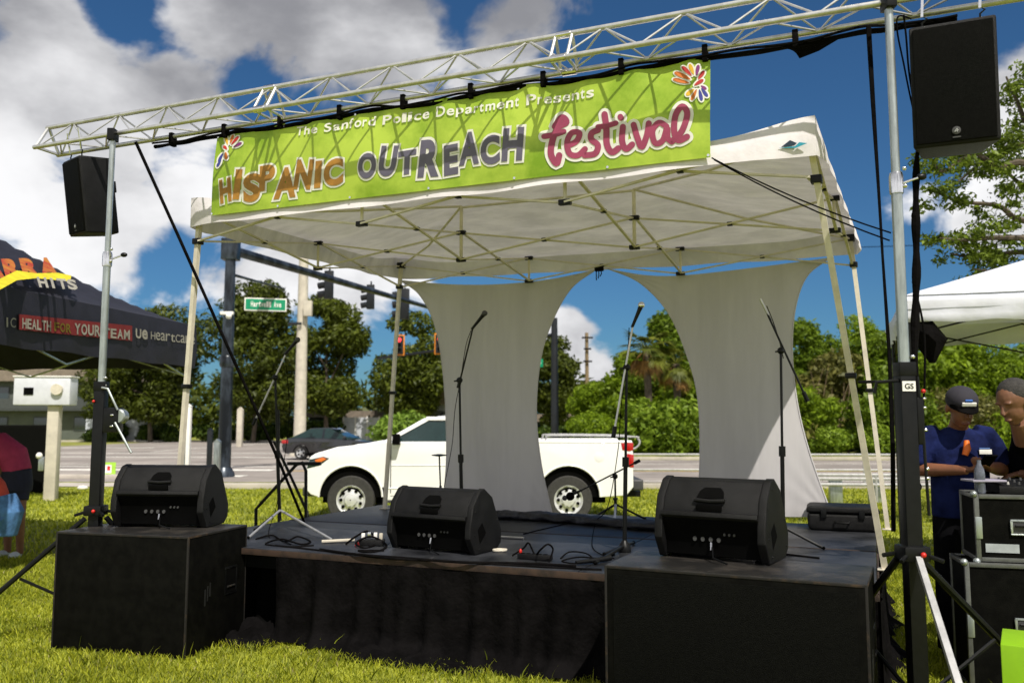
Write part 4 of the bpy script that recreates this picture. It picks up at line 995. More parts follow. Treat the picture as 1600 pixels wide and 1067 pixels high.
# ---------------------------------------------------------------- side tents
def tent(name, label, e0, e1, depth_dir, depth, zb, zt, peak, m_top, m_in, leg_m, slope_pow=1.25, folds=0):
    e0, e1 = Vector(e0), Vector(e1); ux = (e1 - e0); w = ux.length; ux.normalize(); dv = Vector(depth_dir).normalized()
    r = thing(name, label, 'tent', (e0.x, e0.y, 0), 0)
    def Q(a, b, z): v_ = ux * a * w + dv * b * depth; return Vector((v_.x, v_.y, z))
    n = 36; vs = []
    for j in range(n + 1):
        for i in range(n + 1):
            a, b = i / n, j / n; e = min(a, 1 - a, b, 1 - b) * 2
            z = zt + (peak - zt) * e ** slope_pow + .004 * noise.noise(Vector((a * 6, b * 6, zt)))
            vs.append(Q(a, b, z))
    fs = [(j * (n + 1) + i, j * (n + 1) + i + 1, (j + 1) * (n + 1) + i + 1, (j + 1) * (n + 1) + i) for j in range(n) for i in range(n)]
    MB().add(vs, fs).build('roof', m_top, r, ang=60)
    if m_in:
        MB().add([v_ - Vector((0, 0, .02)) for v_ in vs], fs).build('lining', m_in, r, ang=60)
    cs = [(0, 0), (1, 0), (1, 1), (0, 1)]
    for k in range(4):
        a, b = cs[k], cs[(k + 1) % 4]; nn = 40; vv = []
        outn = (Q((a[0] + b[0]) / 2, (a[1] + b[1]) / 2, 0) - Q(.5, .5, 0)).normalized()
        for j in range(5):
            for i in range(nn + 1):
                f = i / nn; q = Q(a[0] + (b[0] - a[0]) * f, a[1] + (b[1] - a[1]) * f, zt + (zb - zt) * j / 4 + (.01 * sin(f * 30) if j == 4 else 0))
                vv.append(q + outn * (.02 * sin(j / 4 * pi) + .015 * sin(f * 37 + j) * (j / 4) + (folds * (1 if j % 2 else -1) * (.7 + .5 * sin(f * 5 + j)))))
        MB().add(vv, [(j * (nn + 1) + i, j * (nn + 1) + i + 1, (j + 1) * (nn + 1) + i + 1, (j + 1) * (nn + 1) + i) for j in range(4) for i in range(nn)]).build('valance', m_top, r, ang=180)
        MB().tube([Q(a[0] * .97 + .015, a[1] * .97 + .015, 0), Q(a[0] * .97 + .015, a[1] * .97 + .015, zt)], .026, 4).build('leg', leg_m, r)
        for (z0, z1) in ((zb - .12, zt - .03),):
            for h in (0, 1):
                A = Q(*[c * .96 + .02 for c in (a[0] + (b[0] - a[0]) * h * .5, a[1] + (b[1] - a[1]) * h * .5)], 0); B = Q(*[c * .96 + .02 for c in (a[0] + (b[0] - a[0]) * (h * .5 + .5), a[1] + (b[1] - a[1]) * (h * .5 + .5))], 0)
                for s_ in (0, 1): MB().bar(A + Vector((0, 0, z0 if s_ else z1)), B + Vector((0, 0, z1 if s_ else z0)), .03, .018).build('strut', leg_m, r)
    MB().tube([Q(.5, .5, zb), Q(.5, .5, peak - .02)], .02, 8).build('centre_post', leg_m, r)
    return r, Q
fr = PY(304, 576, 12.5); nr = PY(-40, 541, 8.5)
ed = Vector((fr.x - nr.x, fr.y - nr.y, 0)); 
zb_ = 2.5
far = Vector((fr.x, fr.y, 0)); near = far - ed.normalized() * 5.2
tb, QB = tent('black_tent', 'black printed canopy tent with red, yellow and white lettering at the left edge', near, far, (-.987, .16, 0), 5.2, zb_, 3.12, 4.75, M['tblack'], M['olive'], M['galv'], 1.3)
# tent printing: letters along the valance facing the stage and a flame-coloured word on the slope above
def on_val(px, py, lift=.05):
    p = PP(px, py, (near.x, near.y), (far.x, far.y)); o_ = Vector((.987, -.16, 0)); return p + o_ * lift - tb.location
def tent_word(txt, x0, x1, yb0, yb1, h, m_, bold=.03, nm='lettering', lift=.05):
    mb = MB(); n = len(txt)
    for k, ch in enumerate(txt):
        if ch == ' ': continue
        xa = x0 + (x1 - x0) * (k + .06) / n; xb = x0 + (x1 - x0) * (k + .94) / n
        if ch in 'Il': xa, xb = xa * .65 + xb * .35, xa * .35 + xb * .65
        ref, fs = glyph(ch, bold); q = fit(ref, ref)
        mb.add([on_val(xa + (xb - xa) * u, (yb0 + (yb1 - yb0) * (k + u) / n) - h * v_, lift) for u, v_ in q], fs)
    return mb.build(nm, m_, tb, smooth=False)
def tent_quad(x0, y0, x1, y1, h, m_, lift, nm='print_panel'):
    return MB().add([on_val(x0, y0, lift), on_val(x1, y1, lift), on_val(x1, y1 - h, lift), on_val(x0, y0 - h, lift)], [(0, 1, 2, 3)]).build(nm, m_, tb, smooth=False)
offw = mat('tent_print_white', (.30, .285, .235), .7, var=.12, vs=5); rdp = mat('tent_print_red', (.17, .012, .012), .7); 
tent_quad(24, 515, 202, 533, 24, rdp, .042)
tent_word('HEALTH', 28, 74, 513, 518, 16, offw); tent_word('FOR', 78, 106, 517, 521, 14, M['olive']); tent_word('YOUR', 110, 152, 522, 526, 17, offw); tent_word('TEAM', 156, 198, 527, 531, 15, offw)
tent_word('IC', 0, 19, 511, 512, 15, offw, .0); tent_word('Ue', 206, 226, 528, 531, 15, offw); tent_word('HeartCare', 230, 300, 530, 538, 12, offw, .0)
# slope print
def on_roof(px, py, lift=.03):
    # the roof slope above the near edge, treated as a plane through the eave and a raised line
    A = Vector((near.x, near.y, 3.14)); B = Vector((far.x, far.y, 3.14)); inn = Vector((-.987, .16, 0)); 
    e = .36; zc = 3.12 + (4.75 - 3.12) * e ** 1.3; C_ = A.lerp(B, .5) + inn * (e * 2.6); C_.z = zc + .03
    nrm = (B - A).cross(C_ - A).normalized(); rr = ray(px, py); C0 = Vector((0, 0, CAMH)); t = (A - C0).dot(nrm) / rr.dot(nrm)
    p = C0 + rr * t
    if nrm.z < 0: nrm = -nrm
    return p + nrm * lift - tb.location
def roof_word(txt, x0, x1, yb0, yb1, h, m_, bold, lift):
    mb = MB(); n = len(txt)
    for k, ch in enumerate(txt):
        xa = x0 + (x1 - x0) * (k + .02) / n; xb = x0 + (x1 - x0) * (k + .98) / n; ref, fs = glyph(ch, bold); q = fit(ref, ref)
        if ch == 'I': xa, xb = xa * .65 + xb * .35, xa * .35 + xb * .65
        mb.add([on_roof(xa + (xb - xa) * u + h * .25 * (v_ - .5) * -1, (yb0 + (yb1 - yb0) * (k + u) / n) - h * v_, lift) for u, v_ in q], fs)
    return mb.build('lettering', m_, tb, smooth=False)
flame = mat('flame_print', (.35, .02, .01), .7, var=.1, vs=3, col2=(.42, .15, .012)); yel = mat('yellow_print', (.6, .52, .01), .7)
roof_word('CARRA', -58, 84, 452, 444, 32, flame, .06, .10)
sw = MB(); S0 = [(-10, 470), (20, 452), (50, 448), (80, 450), (104, 452)]; S1 = [(-10, 458), (20, 442), (50, 446), (84, 444), (106, 448)]
sw.add([on_roof(x, y, .105) for x, y in S0] + [on_roof(x, y - 6, .105) for x, y in S1], [(i, i + 1, i + 6, i + 5) for i in range(4)]); sw.build('swoosh', yel, tb, smooth=False)
roof_word('HITS', 52, 114, 464, 467, 17, offw, .04, .115)
# white tent at the right
x0_ = PY(1413, 504, 8.5)
tw_, QW = tent('white_tent', 'bright white canopy tent on a black frame sheltering the two men at the right', (x0_.x, 8.5, 0), (x0_.x + 2.95, 7.55, 0), (.36, .93, 0), 2.95, x0_.z, PY(1411, 462, 8.5).z, PY(1411, 462, 8.5).z + .60, M['white'], None, M['bmetal'], 1.0, .03)
c_ = QW(0.02, 0.02, x0_.z - .06); 
MB().tube([c_ + Vector((.0, -.02, .02)), c_ + Vector((.12, .0, -.03)), c_ + Vector((.22, .02, -.14)), c_ + Vector((.20, .0, -.34))], [.05, .14, .15, .03], 8).build('folded_wall', M['cloth'], tw_)
# ---------------------------------------------------------------- people
skin = mat('skin', (.19, .075, .036), .55, var=.12, vs=12); skind = mat('skin_dark', (.17, .075, .04), .55, var=.1, vs=12)
navy = mat('navy_shirt', (.008, .013, .062), .9, var=.35, vs=5, bump=1, bs=7, spec=.1); blk = mat('black_clothes', (.004, .004, .005), .95, var=.2, vs=6, bump=1, bs=7, spec=.05)
pink = mat('pink_shirt', (.36, .03, .10), .85, var=.15, vs=6, bump=.25, bs=15); nshort = mat('dark_shorts', (.008, .010, .03), .85, var=.15, vs=8); jean = mat('blue_denim', (.06, .16, .34), .85, var=.25, vs=12, bump=.3, bs=90)
hairm = mat('hair', (.018, .014, .012), .6, var=.4, vs=40, bump=.6, bs=120); shoe = mat('shoe', (.45, .5, .52), .6, var=.1)
def head_mb(mb, c, fwd, s=1.0, mt=None):
    # skull, jaw, nose, ears, neck around centre c; fwd is the facing direction
    f = Vector(fwd).normalized(); up = Vector((0, 0, 1)); up = (up - f * up.dot(f)).normalized(); sd = f.cross(up)
    Mh = Matrix(((sd.x, f.x, up.x, c[0]), (sd.y, f.y, up.y, c[1]), (sd.z, f.z, up.z, c[2]), (0, 0, 0, 1))) @ Matrix.Scale(s, 4)
    mb.ell((0, -.01, .03), (.077, .096, .093), 18, Mh); mb.ell((0, .022, -.03), (.060, .070, .078), 16, Mh); mb.ell((0, .045, -.085), (.034, .034, .028), 12, Mh)
    mb.tube([(0, .085, .02), (0, .112, -.022)], [.010, .017], 8, Mh); mb.ell((0, .092, -.062), (.026, .012, .009), 10, Mh)
    for k in (-1, 1):
        mb.ell((k * .079, -.008, -.004), (.011, .020, .032), 10, Mh); mb.ell((k * .03, .078, .035), (.024, .014, .008), 8, Mh)
    return Mh
def hand_mb(mb, w, d, palm_n, s=1, curl=.9, side=1):
    # w wrist, d pointing direction, palm_n palm normal: palm, four fingers and a thumb closing towards the palm normal
    d = Vector(d).normalized(); pn = Vector(palm_n); pn = (pn - d * pn.dot(d)).normalized(); sd = d.cross(pn) * side; w = Vector(w)
    mb.tube([w, w + d * .05, w + d * .095], [(.030, .019), (.042, .017), (.040, .014)], 10)
    for k, ln in enumerate((.070, .080, .074, .058)):
        b = w + d * .09 + sd * ((k - 1.5) * .0195); a1 = b + d * ln * .42 * cos(curl * .4) + pn * ln * .42 * sin(curl * .4)
        a2 = a1 + d * ln * .33 * cos(curl) + pn * ln * .33 * sin(curl); a3 = a2 + d * ln * .25 * cos(curl * 1.5) + pn * ln * .25 * sin(curl * 1.5)
        mb.tube([b - d * .015, a1, a2, a3], [.0098, .0092, .0085, .0068], 8)
    tb_ = w + d * .03 - sd * .030; mb.tube([tb_, tb_ + d * .035 - sd * .022 + pn * .01, tb_ + d * .062 - sd * .012 + pn * .03], [.014, .011, .008], 8)
def person(name_label, base, parts, cat='person'):
    r = thing('person', name_label, cat, base, 0); return r
# man in the navy T-shirt and dark cap, both hands on a phone
Y0 = 6.30; px0 = 1497; k_ = 1.07
X0 = PY(px0, 700, Y0).x
man = person('man in navy T-shirt and dark cap looking down at a phone under the white tent', (X0, Y0, 0), None)
sc = 1.13
def V_(x, y, z): return Vector((x, y, z)) * sc
body = MB(); hc = V_(-.02, -.10, 1.595)
Mh = head_mb(body, hc, (-.12, -1, -.42), sc * 1.05)
body.tube([V_(0, .03, 1.42), V_(0, -.02, 1.48), V_(-.01, -.07, 1.55)], [.065 * sc, .058 * sc, .055 * sc], 14)
body.tube([V_(0, 0, .95), V_(0, .01, 1.15), V_(0, 0, 1.38)], [(.15, .10), (.16, .11), (.17, .10)], 16)
aL = [V_(-.21, .02, 1.41), V_(-.275, .03, 1.20), V_(-.08, -.25, 1.21)]; aR = [V_(.21, .02, 1.41), V_(.30, .03, 1.20), V_(.05, -.25, 1.23)]
for A in (aL, aR):
    body.tube([A[0], A[0].lerp(A[1], .5), A[1]], [.056 * sc, .050 * sc, .043 * sc], 12); body.tube([A[1], A[1].lerp(A[2], .3), A[2]], [.044 * sc, .045 * sc, .028 * sc], 12)
hand_mb(body, aL[2], (.8, -.45, .25), (.35, .3, .9), curl=1.0, side=1); hand_mb(body, aR[2], (-.8, -.45, .2), (-.2, .3, .9), curl=1.0, side=-1)
for sx in (-1, 1): body.tube([V_(sx * .10, 0, .92), V_(sx * .11, -.01, .5), V_(sx * .12, .02, .10)], [.085, .06, .042], 12); body.ell(V_(sx * .12, -.06, .045), (.045, .12, .04), 10)
body.build('body', skin, man, remesh=.0065, ang=180)
def face(Mh, par):
    for k in (-1, 1):
        MB().ell((k * .031, .083, .018), (.013, .008, .007), 10, Mh).build('eye', M['swht'], par); MB().ell((k * .031, .0895, .018), (.006, .004, .006), 8, Mh).build('pupil', M['dark'], par)
        MB().tube([(k * .015, .093, .036), (k * .033, .094, .041), (k * .052, .082, .034)], [.004, .005, .003], 6, Mh).build('eyebrow', hairm, par)
    MB().tube([(-.022, .098, -.062), (0, .104, -.060), (.022, .098, -.062)], .0045, 6, Mh).build('mouth', mat('lips', (.16, .05, .04), .5), par)
face(Mh, man)
sh = MB()
sh.tube([V_(0, .0, .90), V_(0, -.005, 1.0), V_(0, -.005, 1.18), V_(0, 0, 1.34), V_(0, .01, 1.42), V_(0, .015, 1.475)], [(.205, .155), (.205, .165), (.205, .155), (.215, .14), (.19, .115), (.075, .070)], 22)
for A in (aL, aR): sx_ = -1 if A[0].x < 0 else 1; sh.tube([A[0] + Vector((-.10 * sx_, 0, .035)), A[0] + Vector((-.02 * sx_, 0, .012)), A[0].lerp(A[1], .25), A[0].lerp(A[1], .5), A[0].lerp(A[1], .85)], [.055 * sc, .070 * sc, .074 * sc, .076 * sc, .080 * sc], 14)
sh.build('shirt', navy, man, remesh=.012, ang=180)
tr_ = MB(); tr_.tube([V_(0, .01, .84), V_(0, 0, .98)], [(.185, .13), (.19, .14)], 18)
for sx in (-1, 1): tr_.tube([V_(sx * .09, 0, .90), V_(sx * .115, -.01, .5), V_(sx * .12, .01, .07)], [.105, .082, .070], 14)
tr_.build('trousers', blk, man, remesh=.014, ang=180)
for sx in (-1, 1): MB().ell(V_(sx * .12, -.06, .045), (.052, .145, .05), 12).build('shoe', M['dark'], man)
cap = MB(); cap.ell((0, -.006, .055), (.090, .108, .082), 20, Mh); cap.build('cap', mat('cap_cloth', (.022, .020, .030), .85, var=.1), man)
bm_ = MB(); vs = []
for i in range(13):
    a_ = pi * i / 12; 
    for rr, z in ((1.0, .050), (1.55, .028)): vs.append((cos(a_) * .086 * (1 if rr == 1 else .92), sin(a_) * .10 * rr + (.0 if rr == 1 else .0), z))
top = [Mh @ Vector(v_) for v_ in vs]; bot = [Mh @ Vector((v_[0], v_[1], v_[2] - .007)) for v_ in vs]
bm_.add(top + bot, [(2 * i, 2 * i + 1, 2 * i + 3, 2 * i + 2) for i in range(12)] + [(26 + 2 * i, 26 + 2 * i + 2, 26 + 2 * i + 3, 26 + 2 * i + 1) for i in range(12)] + [(2 * i + 1, 2 * i + 27, 2 * i + 29, 2 * i + 3) for i in range(12)])
bm_.build('cap_brim', M['cloth'], man)
MB().box(-.04, .04, .100, .112, .055, .078, Mh).build('cap_print', M['wht'], man, bev=.003); MB().box(-.018, .022, .095, .109, .082, .094, Mh).build('cap_mark', mat('cap_blue', (.05, .15, .5), .5), man, bev=.002)
MB().box(-.045, .045, -.006, .0, -.012, .022, Matrix.Translation(V_(.105, -.128, 1.315))).build('chest_print', M['wht'], man, bev=.003)
MB().box(-.045, .03, -.008, -.001, .026, .034, Matrix.Translation(V_(.105, -.128, 1.315))).build('chest_mark', mat('mark_blue', (.1, .2, .5), .5), man)
MB().tube([V_(-.025, -.155, 1.39), V_(-.03, -.168, 1.34), V_(-.045, -.165, 1.30)], [.018, .026, .020], 10).build('orange_tag', mat('orange_tag', (.75, .15, .01), .5), man)
MB().box(-.045, .045, -.075, .075, -.006, .006, Matrix.Translation(V_(-.005, -.34, 1.27)) @ Matrix.Rotation(rad(-35), 4, 'X')).build('phone', M['dark'], man, bev=.006)
# man leaning in from the right edge
Y1 = 5.75; X1 = PY(1592, 650, Y1).x; man2 = person('grey-haired man in black leaning in at the right edge beside the flight cases', (X1 + .24, Y1 + .60, 0), None)
o_ = Vector((X1 + .24, Y1 + .60, 0)); hp = PY(1584, 630, Y1) - o_
body = MB(); Mh2 = head_mb(body, hp, (-.85, -.35, -.45), 1.2)
body.tube([hp + Vector((.14, .12, -.26)), hp + Vector((.06, .05, -.12))], [.075, .06], 12)
body.tube([Vector((.24, .10, .95)), Vector((.22, .05, 1.25)), Vector((.16, -.3, 1.60))], [(.16, .12), (.18, .12), (.18, .12)], 14)
armA = [Vector((.10, -.42, 1.58)), Vector((.10, -.42, 1.28)), Vector((-.02, -.20, 1.34))]
body.tube([armA[0], armA[1]], [.056, .045], 12); body.tube([armA[1], armA[2]], [.045, .030], 12); hand_mb(body, armA[2], (-.9, .1, -.25), (0, 0, -1), curl=.8)
for sx in (-1, 1): body.tube([Vector((.24 + sx * .1, .1, .92)), Vector((.24 + sx * .11, .08, .5)), Vector((.24 + sx * .11, .1, .08))], [.085, .06, .045], 12)
body.build('body', skind, man2, remesh=.0075, ang=180)
sh = MB(); sh.tube([Vector((.24, .10, .88)), Vector((.24, .06, 1.1)), Vector((.20, -.08, 1.4)), Vector((.13, -.26, 1.60)), hp + Vector((.11, .09, -.17))], [(.20, .16), (.21, .17), (.23, .17), (.22, .13), (.08, .08)], 20)
sh.tube([armA[0], armA[0].lerp(armA[1], .9)], [.09, .075], 12); sh.build('shirt', blk, man2, remesh=.013, ang=180)
tr_ = MB()
for sx in (-1, 1): tr_.tube([Vector((.24 + sx * .09, .1, .96)), Vector((.24 + sx * .11, .08, .5)), Vector((.24 + sx * .11, .1, .06))], [.12, .085, .07], 12); 
tr_.build('trousers', blk, man2, remesh=.014, ang=180)
for sx in (-1, 1): MB().ell((.24 + sx * .11, .03, .045), (.05, .14, .05), 12).build('shoe', M['dark'], man2)
hb = MB(); hb.ell((0, -.028, .052), (.083, .094, .085), 18, Mh2); hb.build('hair', mat('grey_hair', (.03, .027, .025), .8, var=.4, vs=60, bump=.5, bs=150), man2)
# person bending over at the left edge, pink shirt
Yp = 10.9; Xp = PY(18, 760, Yp).x; g = PY(32, 855, 10.9)
w1_ = person('person in a pink shirt and dark shorts bending over at the left edge', (Xp, Yp, 0), None)
def pp(x, y, dy=0): q = PY(x, y, Yp + dy); return q - Vector((Xp, Yp, 0))
body = MB(); hipc = pp(24, 750); fz = Vector((0, 0, .04))
body.tube([pp(24, 752), pp(8, 705), pp(-22, 712)], [(.15, .12), (.16, .12), (.15, .10)], 14)
Mh3 = head_mb(body, pp(-48, 738), (-.75, -.15, -.65), 1.0); body.tube([pp(-24, 715), pp(-42, 728)], [.06, .055], 12)
for x_, dy in ((38, .0), (10, .12)):
    f_ = Vector((pp(x_ - 6, 850).x, dy, .06)); kn = Vector((pp(x_ - 2, 800).x, dy - .06, .50)); hp_ = Vector((pp(x_ - 6, 750).x, dy, pp(x_, 752).z))
    body.tube([hp_, kn, f_], [.09, .062, .04], 12)
armp = [pp(-20, 715, -.16), pp(-18, 765, -.2), pp(-30, 800, -.22)]; body.tube([armp[0], armp[1]], [.05, .04], 10); body.tube([armp[1], armp[2]], [.04, .026], 10); hand_mb(body, armp[2], (-.3, -.1, -1), (-1, 0, 0), curl=.6)
body.build('body', skind, w1_, remesh=.009, ang=180)
sh = MB(); sh.tube([pp(28, 738), pp(20, 712), pp(2, 698), pp(-18, 708), pp(-30, 718)], [(.165, .16), (.185, .17), (.19, .165), (.17, .15), (.09, .09)], 18)
sh.tube([armp[0], armp[0].lerp(armp[1], .5)], [.085, .07], 12); sh.build('shirt', pink, w1_, remesh=.014, ang=180)
st = MB(); st.tube([pp(26, 733), pp(26, 756), pp(26, 768)], [(.175, .16), (.19, .17), (.18, .16)], 18)
for x_, dy in ((38, .0), (10, .12)): st.tube([Vector((pp(x_ - 6, 752).x, dy, pp(0, 752).z)), Vector((pp(x_ - 4, 790).x, dy - .03, pp(0, 782).z))], [.115, .095], 14)
st.build('shorts', nshort, w1_, remesh=.014, ang=180)
for x_, dy in ((38, .0), (10, .12)): MB().ell((pp(x_ - 10, 850).x, dy - .05, .045), (.06, .12, .05), 12).build('shoe', shoe, w1_)
hb = MB(); hb.ell((0, -.02, .045), (.09, .11, .09), 16, Mh3); hb.build('hair', hairm, w1_)
# crouching person in denim at the very edge
Yq = 9.9; Xq = PY(-8, 800, Yq).x; w2_ = person('crouching person in light blue denim at the far left edge', (Xq, Yq, 0), None)
def pq(x, y, dy=0): return PY(x, y, Yq + dy) - Vector((Xq, Yq, 0))
body = MB(); body.tube([pq(-2, 830), pq(-14, 775), pq(-18, 745)], [(.14, .12), (.14, .12), (.13, .1)], 14); Mh4 = head_mb(body, pq(-26, 712), (-.8, -.2, -.4), .98); body.tube([pq(-18, 745), pq(-24, 726)], [.06, .055], 12)
for dy in (-.12, .12):
    body.tube([pq(0, 822, dy), pq(-42, 806, dy), pq(-30, 870, dy)], [.09, .06, .04], 12)
arm = [pq(-16, 750, -.16), pq(-30, 786, -.2), pq(-50, 800, -.2)]; body.tube([arm[0], arm[1], arm[2]], [.05, .04, .028], 10); hand_mb(body, arm[2], (-1, 0, -.3), (0, 0, -1), curl=.6)
body.build('body', skind, w2_, remesh=.010, ang=180)
sh = MB(); sh.tube([pq(0, 806), pq(-8, 785), pq(-16, 760), pq(-19, 738)], [(.16, .15), (.17, .15), (.17, .14), (.08, .08)], 16); sh.build('shirt', mat('coral_shirt', (.5, .06, .03), .8), w2_, remesh=.010, ang=180)
tr_ = MB(); tr_.tube([pq(2, 776), pq(8, 800), pq(2, 835)], [(.15, .16), (.20, .19), (.16, .17)], 18)
for dy in (-.12, .12): tr_.tube([pq(4, 822, dy), pq(-40, 804, dy), pq(-32, 860, dy)], [.12, .095, .07], 14)
tr_.build('jeans', jean, w2_, remesh=.010, ang=180)
for dy in (-.12, .12): MB().ell(pq(-38, 868, dy) * 1.0, (.12, .05, .05), 12).build('shoe', shoe, w2_)
hb = MB(); hb.ell((0, -.02, .045), (.088, .108, .09), 16, Mh4); hb.build('hair', hairm, w2_)
# ---------------------------------------------------------------- ground, roads
def sheet(name, m, poly, z, kind='structure'):
    o = MB().add([(x, y, 0) for x, y in poly], [tuple(range(len(poly)))]).build(name, m, None, smooth=False, loc=(0, 0, z)); o['kind'] = kind; return o
sheet('ground', M['grass'], [(-1500, -300), (1500, -300), (1500, 2500), (-1500, 2500)], 0)
sheet('far_verge', M['dry'], [(-90, 43), (120, 43), (120, 90), (-90, 90)], .004)
sheet('road', M['road'], [(-90, 26.5), (110, 22.0), (110, 37.5), (4, 39.0), (-8, 42), (-10, 75), (-31, 75), (-34, 44), (-90, 45)], .008)
sheet('sidewalk', M['conc'], [(1.5, 39.4), (110, 38), (110, 40.2), (1.5, 41.4)], .012)
sheet('sidewalk', M['conc'], [(-90, 24.0), (-4, 22.8), (-4, 24.2), (-90, 25.6)], .012)
MB().box(-8.5, 110, -.12, .12, 0, .14).build('kerb', M['conc'], None, bev=.02, loc=(0, 22.2, 0))['kind'] = 'structure'
MB().box(-80, -9, -.12, .12, 0, .13).build('kerb', M['conc'], None, bev=.02, loc=(0, 26.2, 0))['kind'] = 'structure'
MB().box(1.5, 110, -.12, .12, 0, .14).build('kerb', M['conc'], None, bev=.02, loc=(0, 39.3, 0))['kind'] = 'structure'
MB().box(-60, -11, -.15, .15, 0, .14).build('kerb', M['conc'], None, bev=.02, loc=(0, 75.4, 0))['kind'] = 'structure'
def mark(x0, y0, x1, y1, w, m='paint'):
    a, b = Vector((x0, y0, 0)), Vector((x1, y1, 0)); d = (b - a).normalized(); q = Vector((-d.y, d.x, 0)) * w / 2
    o = MB().add([a - q, b - q, b + q, a + q], [(0, 1, 2, 3)]).build('road_marking', M[m], None, smooth=False, loc=(0, 0, .014)); o['kind'] = 'structure'
for y, w in ((27.6, .8), (31.0, .9), (33.2, .3)): mark(-40, y + .8, -8.5, y - .3, w)
mark(-8, 30, 70, 29.4, .15, 'ypaint'); mark(-8, 30.5, 70, 29.9, .15, 'ypaint'); mark(-5, 25.2, 70, 23.8, .15); mark(-5, 35.2, 70, 35.4, .15)
mark(-34, 43.5, -9, 41.5, .5); mark(-34, 48, -10, 47, .5); mark(-21, 50, -20, 74, .2); mark(-34, 58, -24, 57.5, .6)
mark(-40, 36, -12, 35, .18)
# ---------------------------------------------------------------- rails beside the road
def rail(label, P0, P1, zs, step, pr_, m='alu', name='guard_rail', box=False):
    a, b = Vector(P0), Vector(P1); Ln = (b - a).length; r = thing(name, label, 'railing', a, math.atan2(b.y - a.y, b.x - a.x))
    for z in zs:
        if box: MB().box(0, Ln, -.03, .03, z - .035, z + .035).build('rail', M[m], r, bev=.01)
        else: MB().tube([(0, 0, z), (Ln, 0, z)], pr_, 8).build('rail', M[m], r)
    n = int(Ln / step)
    for k in range(n + 1):
        MB().tube([(k * step + .02, .0, 0), (k * step + .02, 0, max(zs) - .005)], pr_ * .95, 8).build('post', M[m], r)
    return r
whitem = M['alu']
rail('long silver tube railing with two rails along the near kerb behind the truck', (1.2, 22.8, 0), (22, 22.0, 0), (.46, .86), 4.0, .03)
rail('short silver double handrail with broad posts right of the sunlit fabric panel', (6.0, 18.2, 0), (9.4, 17.9, 0), (.40, .52, .60), 1.62, .035)
MB()
for k, px in enumerate((1313, 1375)):
    b = PY(px, 780, 18.0); tag(MB().box(-.13, .13, -.06, .06, 0, .52).build('concrete_footing', M['galv'], None, bev=.01, loc=(b.x, 18.25, 0)), ['broad grey metal post under the left part of the handrail', 'broad grey metal post at the right end of the handrail'][k], 'post')
# ---------------------------------------------------------------- pickup truck
def wheel(parent, x, y, R, w, side, steel=True):
    t = MB(); prof = [(R * .60, -w / 2), (R * .95, -w / 2), (R, -w / 2 + .03), (R, w / 2 - .03), (R * .95, w / 2), (R * .60, w / 2), (R * .60, -w / 2)]
    MW = Matrix.Translation((x, y, R)) @ Matrix.Rotation(rad(90), 4, 'X')
    wh = t.lathe(prof, 36, MW, cap=False).build('wheel', M['tyre'], parent)
    f = w / 2 * side
    # side: outward is -y for side=-1 in local space; lathe axis z maps to -y
    s_ = 1 if side < 0 else -1
    def P(pr_): return [(r_, z * s_) for r_, z in pr_]
    MB().lathe(P([(R * .62, w / 2 - .02), (R * .60, w / 2 + .006), (R * .55, w / 2 - .01), (R * .50, w / 2 - .04), (R * .30, w / 2 - .015), (R * .24, w / 2 + .02), (R * .10, w / 2 + .03), (.01, w / 2 + .03)]), 36, MW, cap=False).build('rim', M['rim'], wh)
    for k in range(9 if steel else 5):
        a_ = 2 * pi * k / (9 if steel else 5)
        MB().lathe([(.028 if steel else .05, -.012), (.028 if steel else .05, .012)], 10, MW @ Matrix.Translation((R * .42 * cos(a_), R * .42 * sin(a_), s_ * (w / 2 - .018)))).build('rim_slot', M['dark'], wh)
    return wh
truck = thing('pickup_truck', 'white pickup truck with steel wheels and bed rack parked on the grass behind the stage', 'pickup truck', (-.88, 15.45, 0), rad(180))
# local: +x forward (photo left), -y is away after the half turn; near side is +y
HW = .99
def arch(cx, r, z0, n=14): return [(cx + r * cos(pi * k / n), z0 + r * sin(pi * k / n)) for k in range(n + 1)]
WX, WR = 1.83, .405
lower = [(2.50, .50), (2.60, .60), (2.60, .86), (2.52, 1.12), (2.44, 1.18), (2.07, 1.29), (1.33, 1.37), (1.20, 1.38), (-1.20, 1.38), (-1.24, 1.40), (-2.88, 1.40), (-2.92, 1.36), (-2.92, .62), (-2.80, .48)]
lower += [(-WX - .52, .45)] + [(-WX + .52 * cos(pi - pi * k / 14), .47 + .50 * sin(pi * k / 14)) for k in range(15)] + [(-1.25, .42), (WX - .54, .40)] + [(WX + .53 * cos(pi - pi * k / 14), .46 + .52 * sin(pi * k / 14)) for k in range(15)] + [(WX + .55, .46)]
def slab(poly, y0, y1, name, m, parent, bev=.0, seg=2): return MB().prism(poly, y0, y1).build(name, m, parent, bev=bev, seg=seg)
body_ = slab(lower, HW - .09, HW, 'side_panel', M['car'], truck, .03, 4)
slab(lower, -HW, -HW + .09, 'side_panel', M['car'], truck, .03, 4)
# inner mass: nose, hood, cab floor, bed
slab([(2.52, .55), (2.62, .62), (2.62, .90), (2.54, 1.13), (2.40, 1.20), (1.33, 1.40), (1.2, 1.395), (1.2, .55)], -HW + .07, HW - .07, 'hood', M['car'], truck, .04, 3)
slab([(1.2, .50), (1.2, 1.30), (-1.25, 1.30), (-1.25, .50)], -HW + .08, HW - .08, 'cab_floor', M['pgrey'], truck)
slab([(-1.25, .55), (-1.25, 1.36), (-1.32, 1.36), (-1.32, .82), (-2.84, .82), (-2.84, 1.36), (-2.92, 1.38), (-2.92, .60)], -HW + .08, HW - .08, 'bed', M['car'], truck, .01)
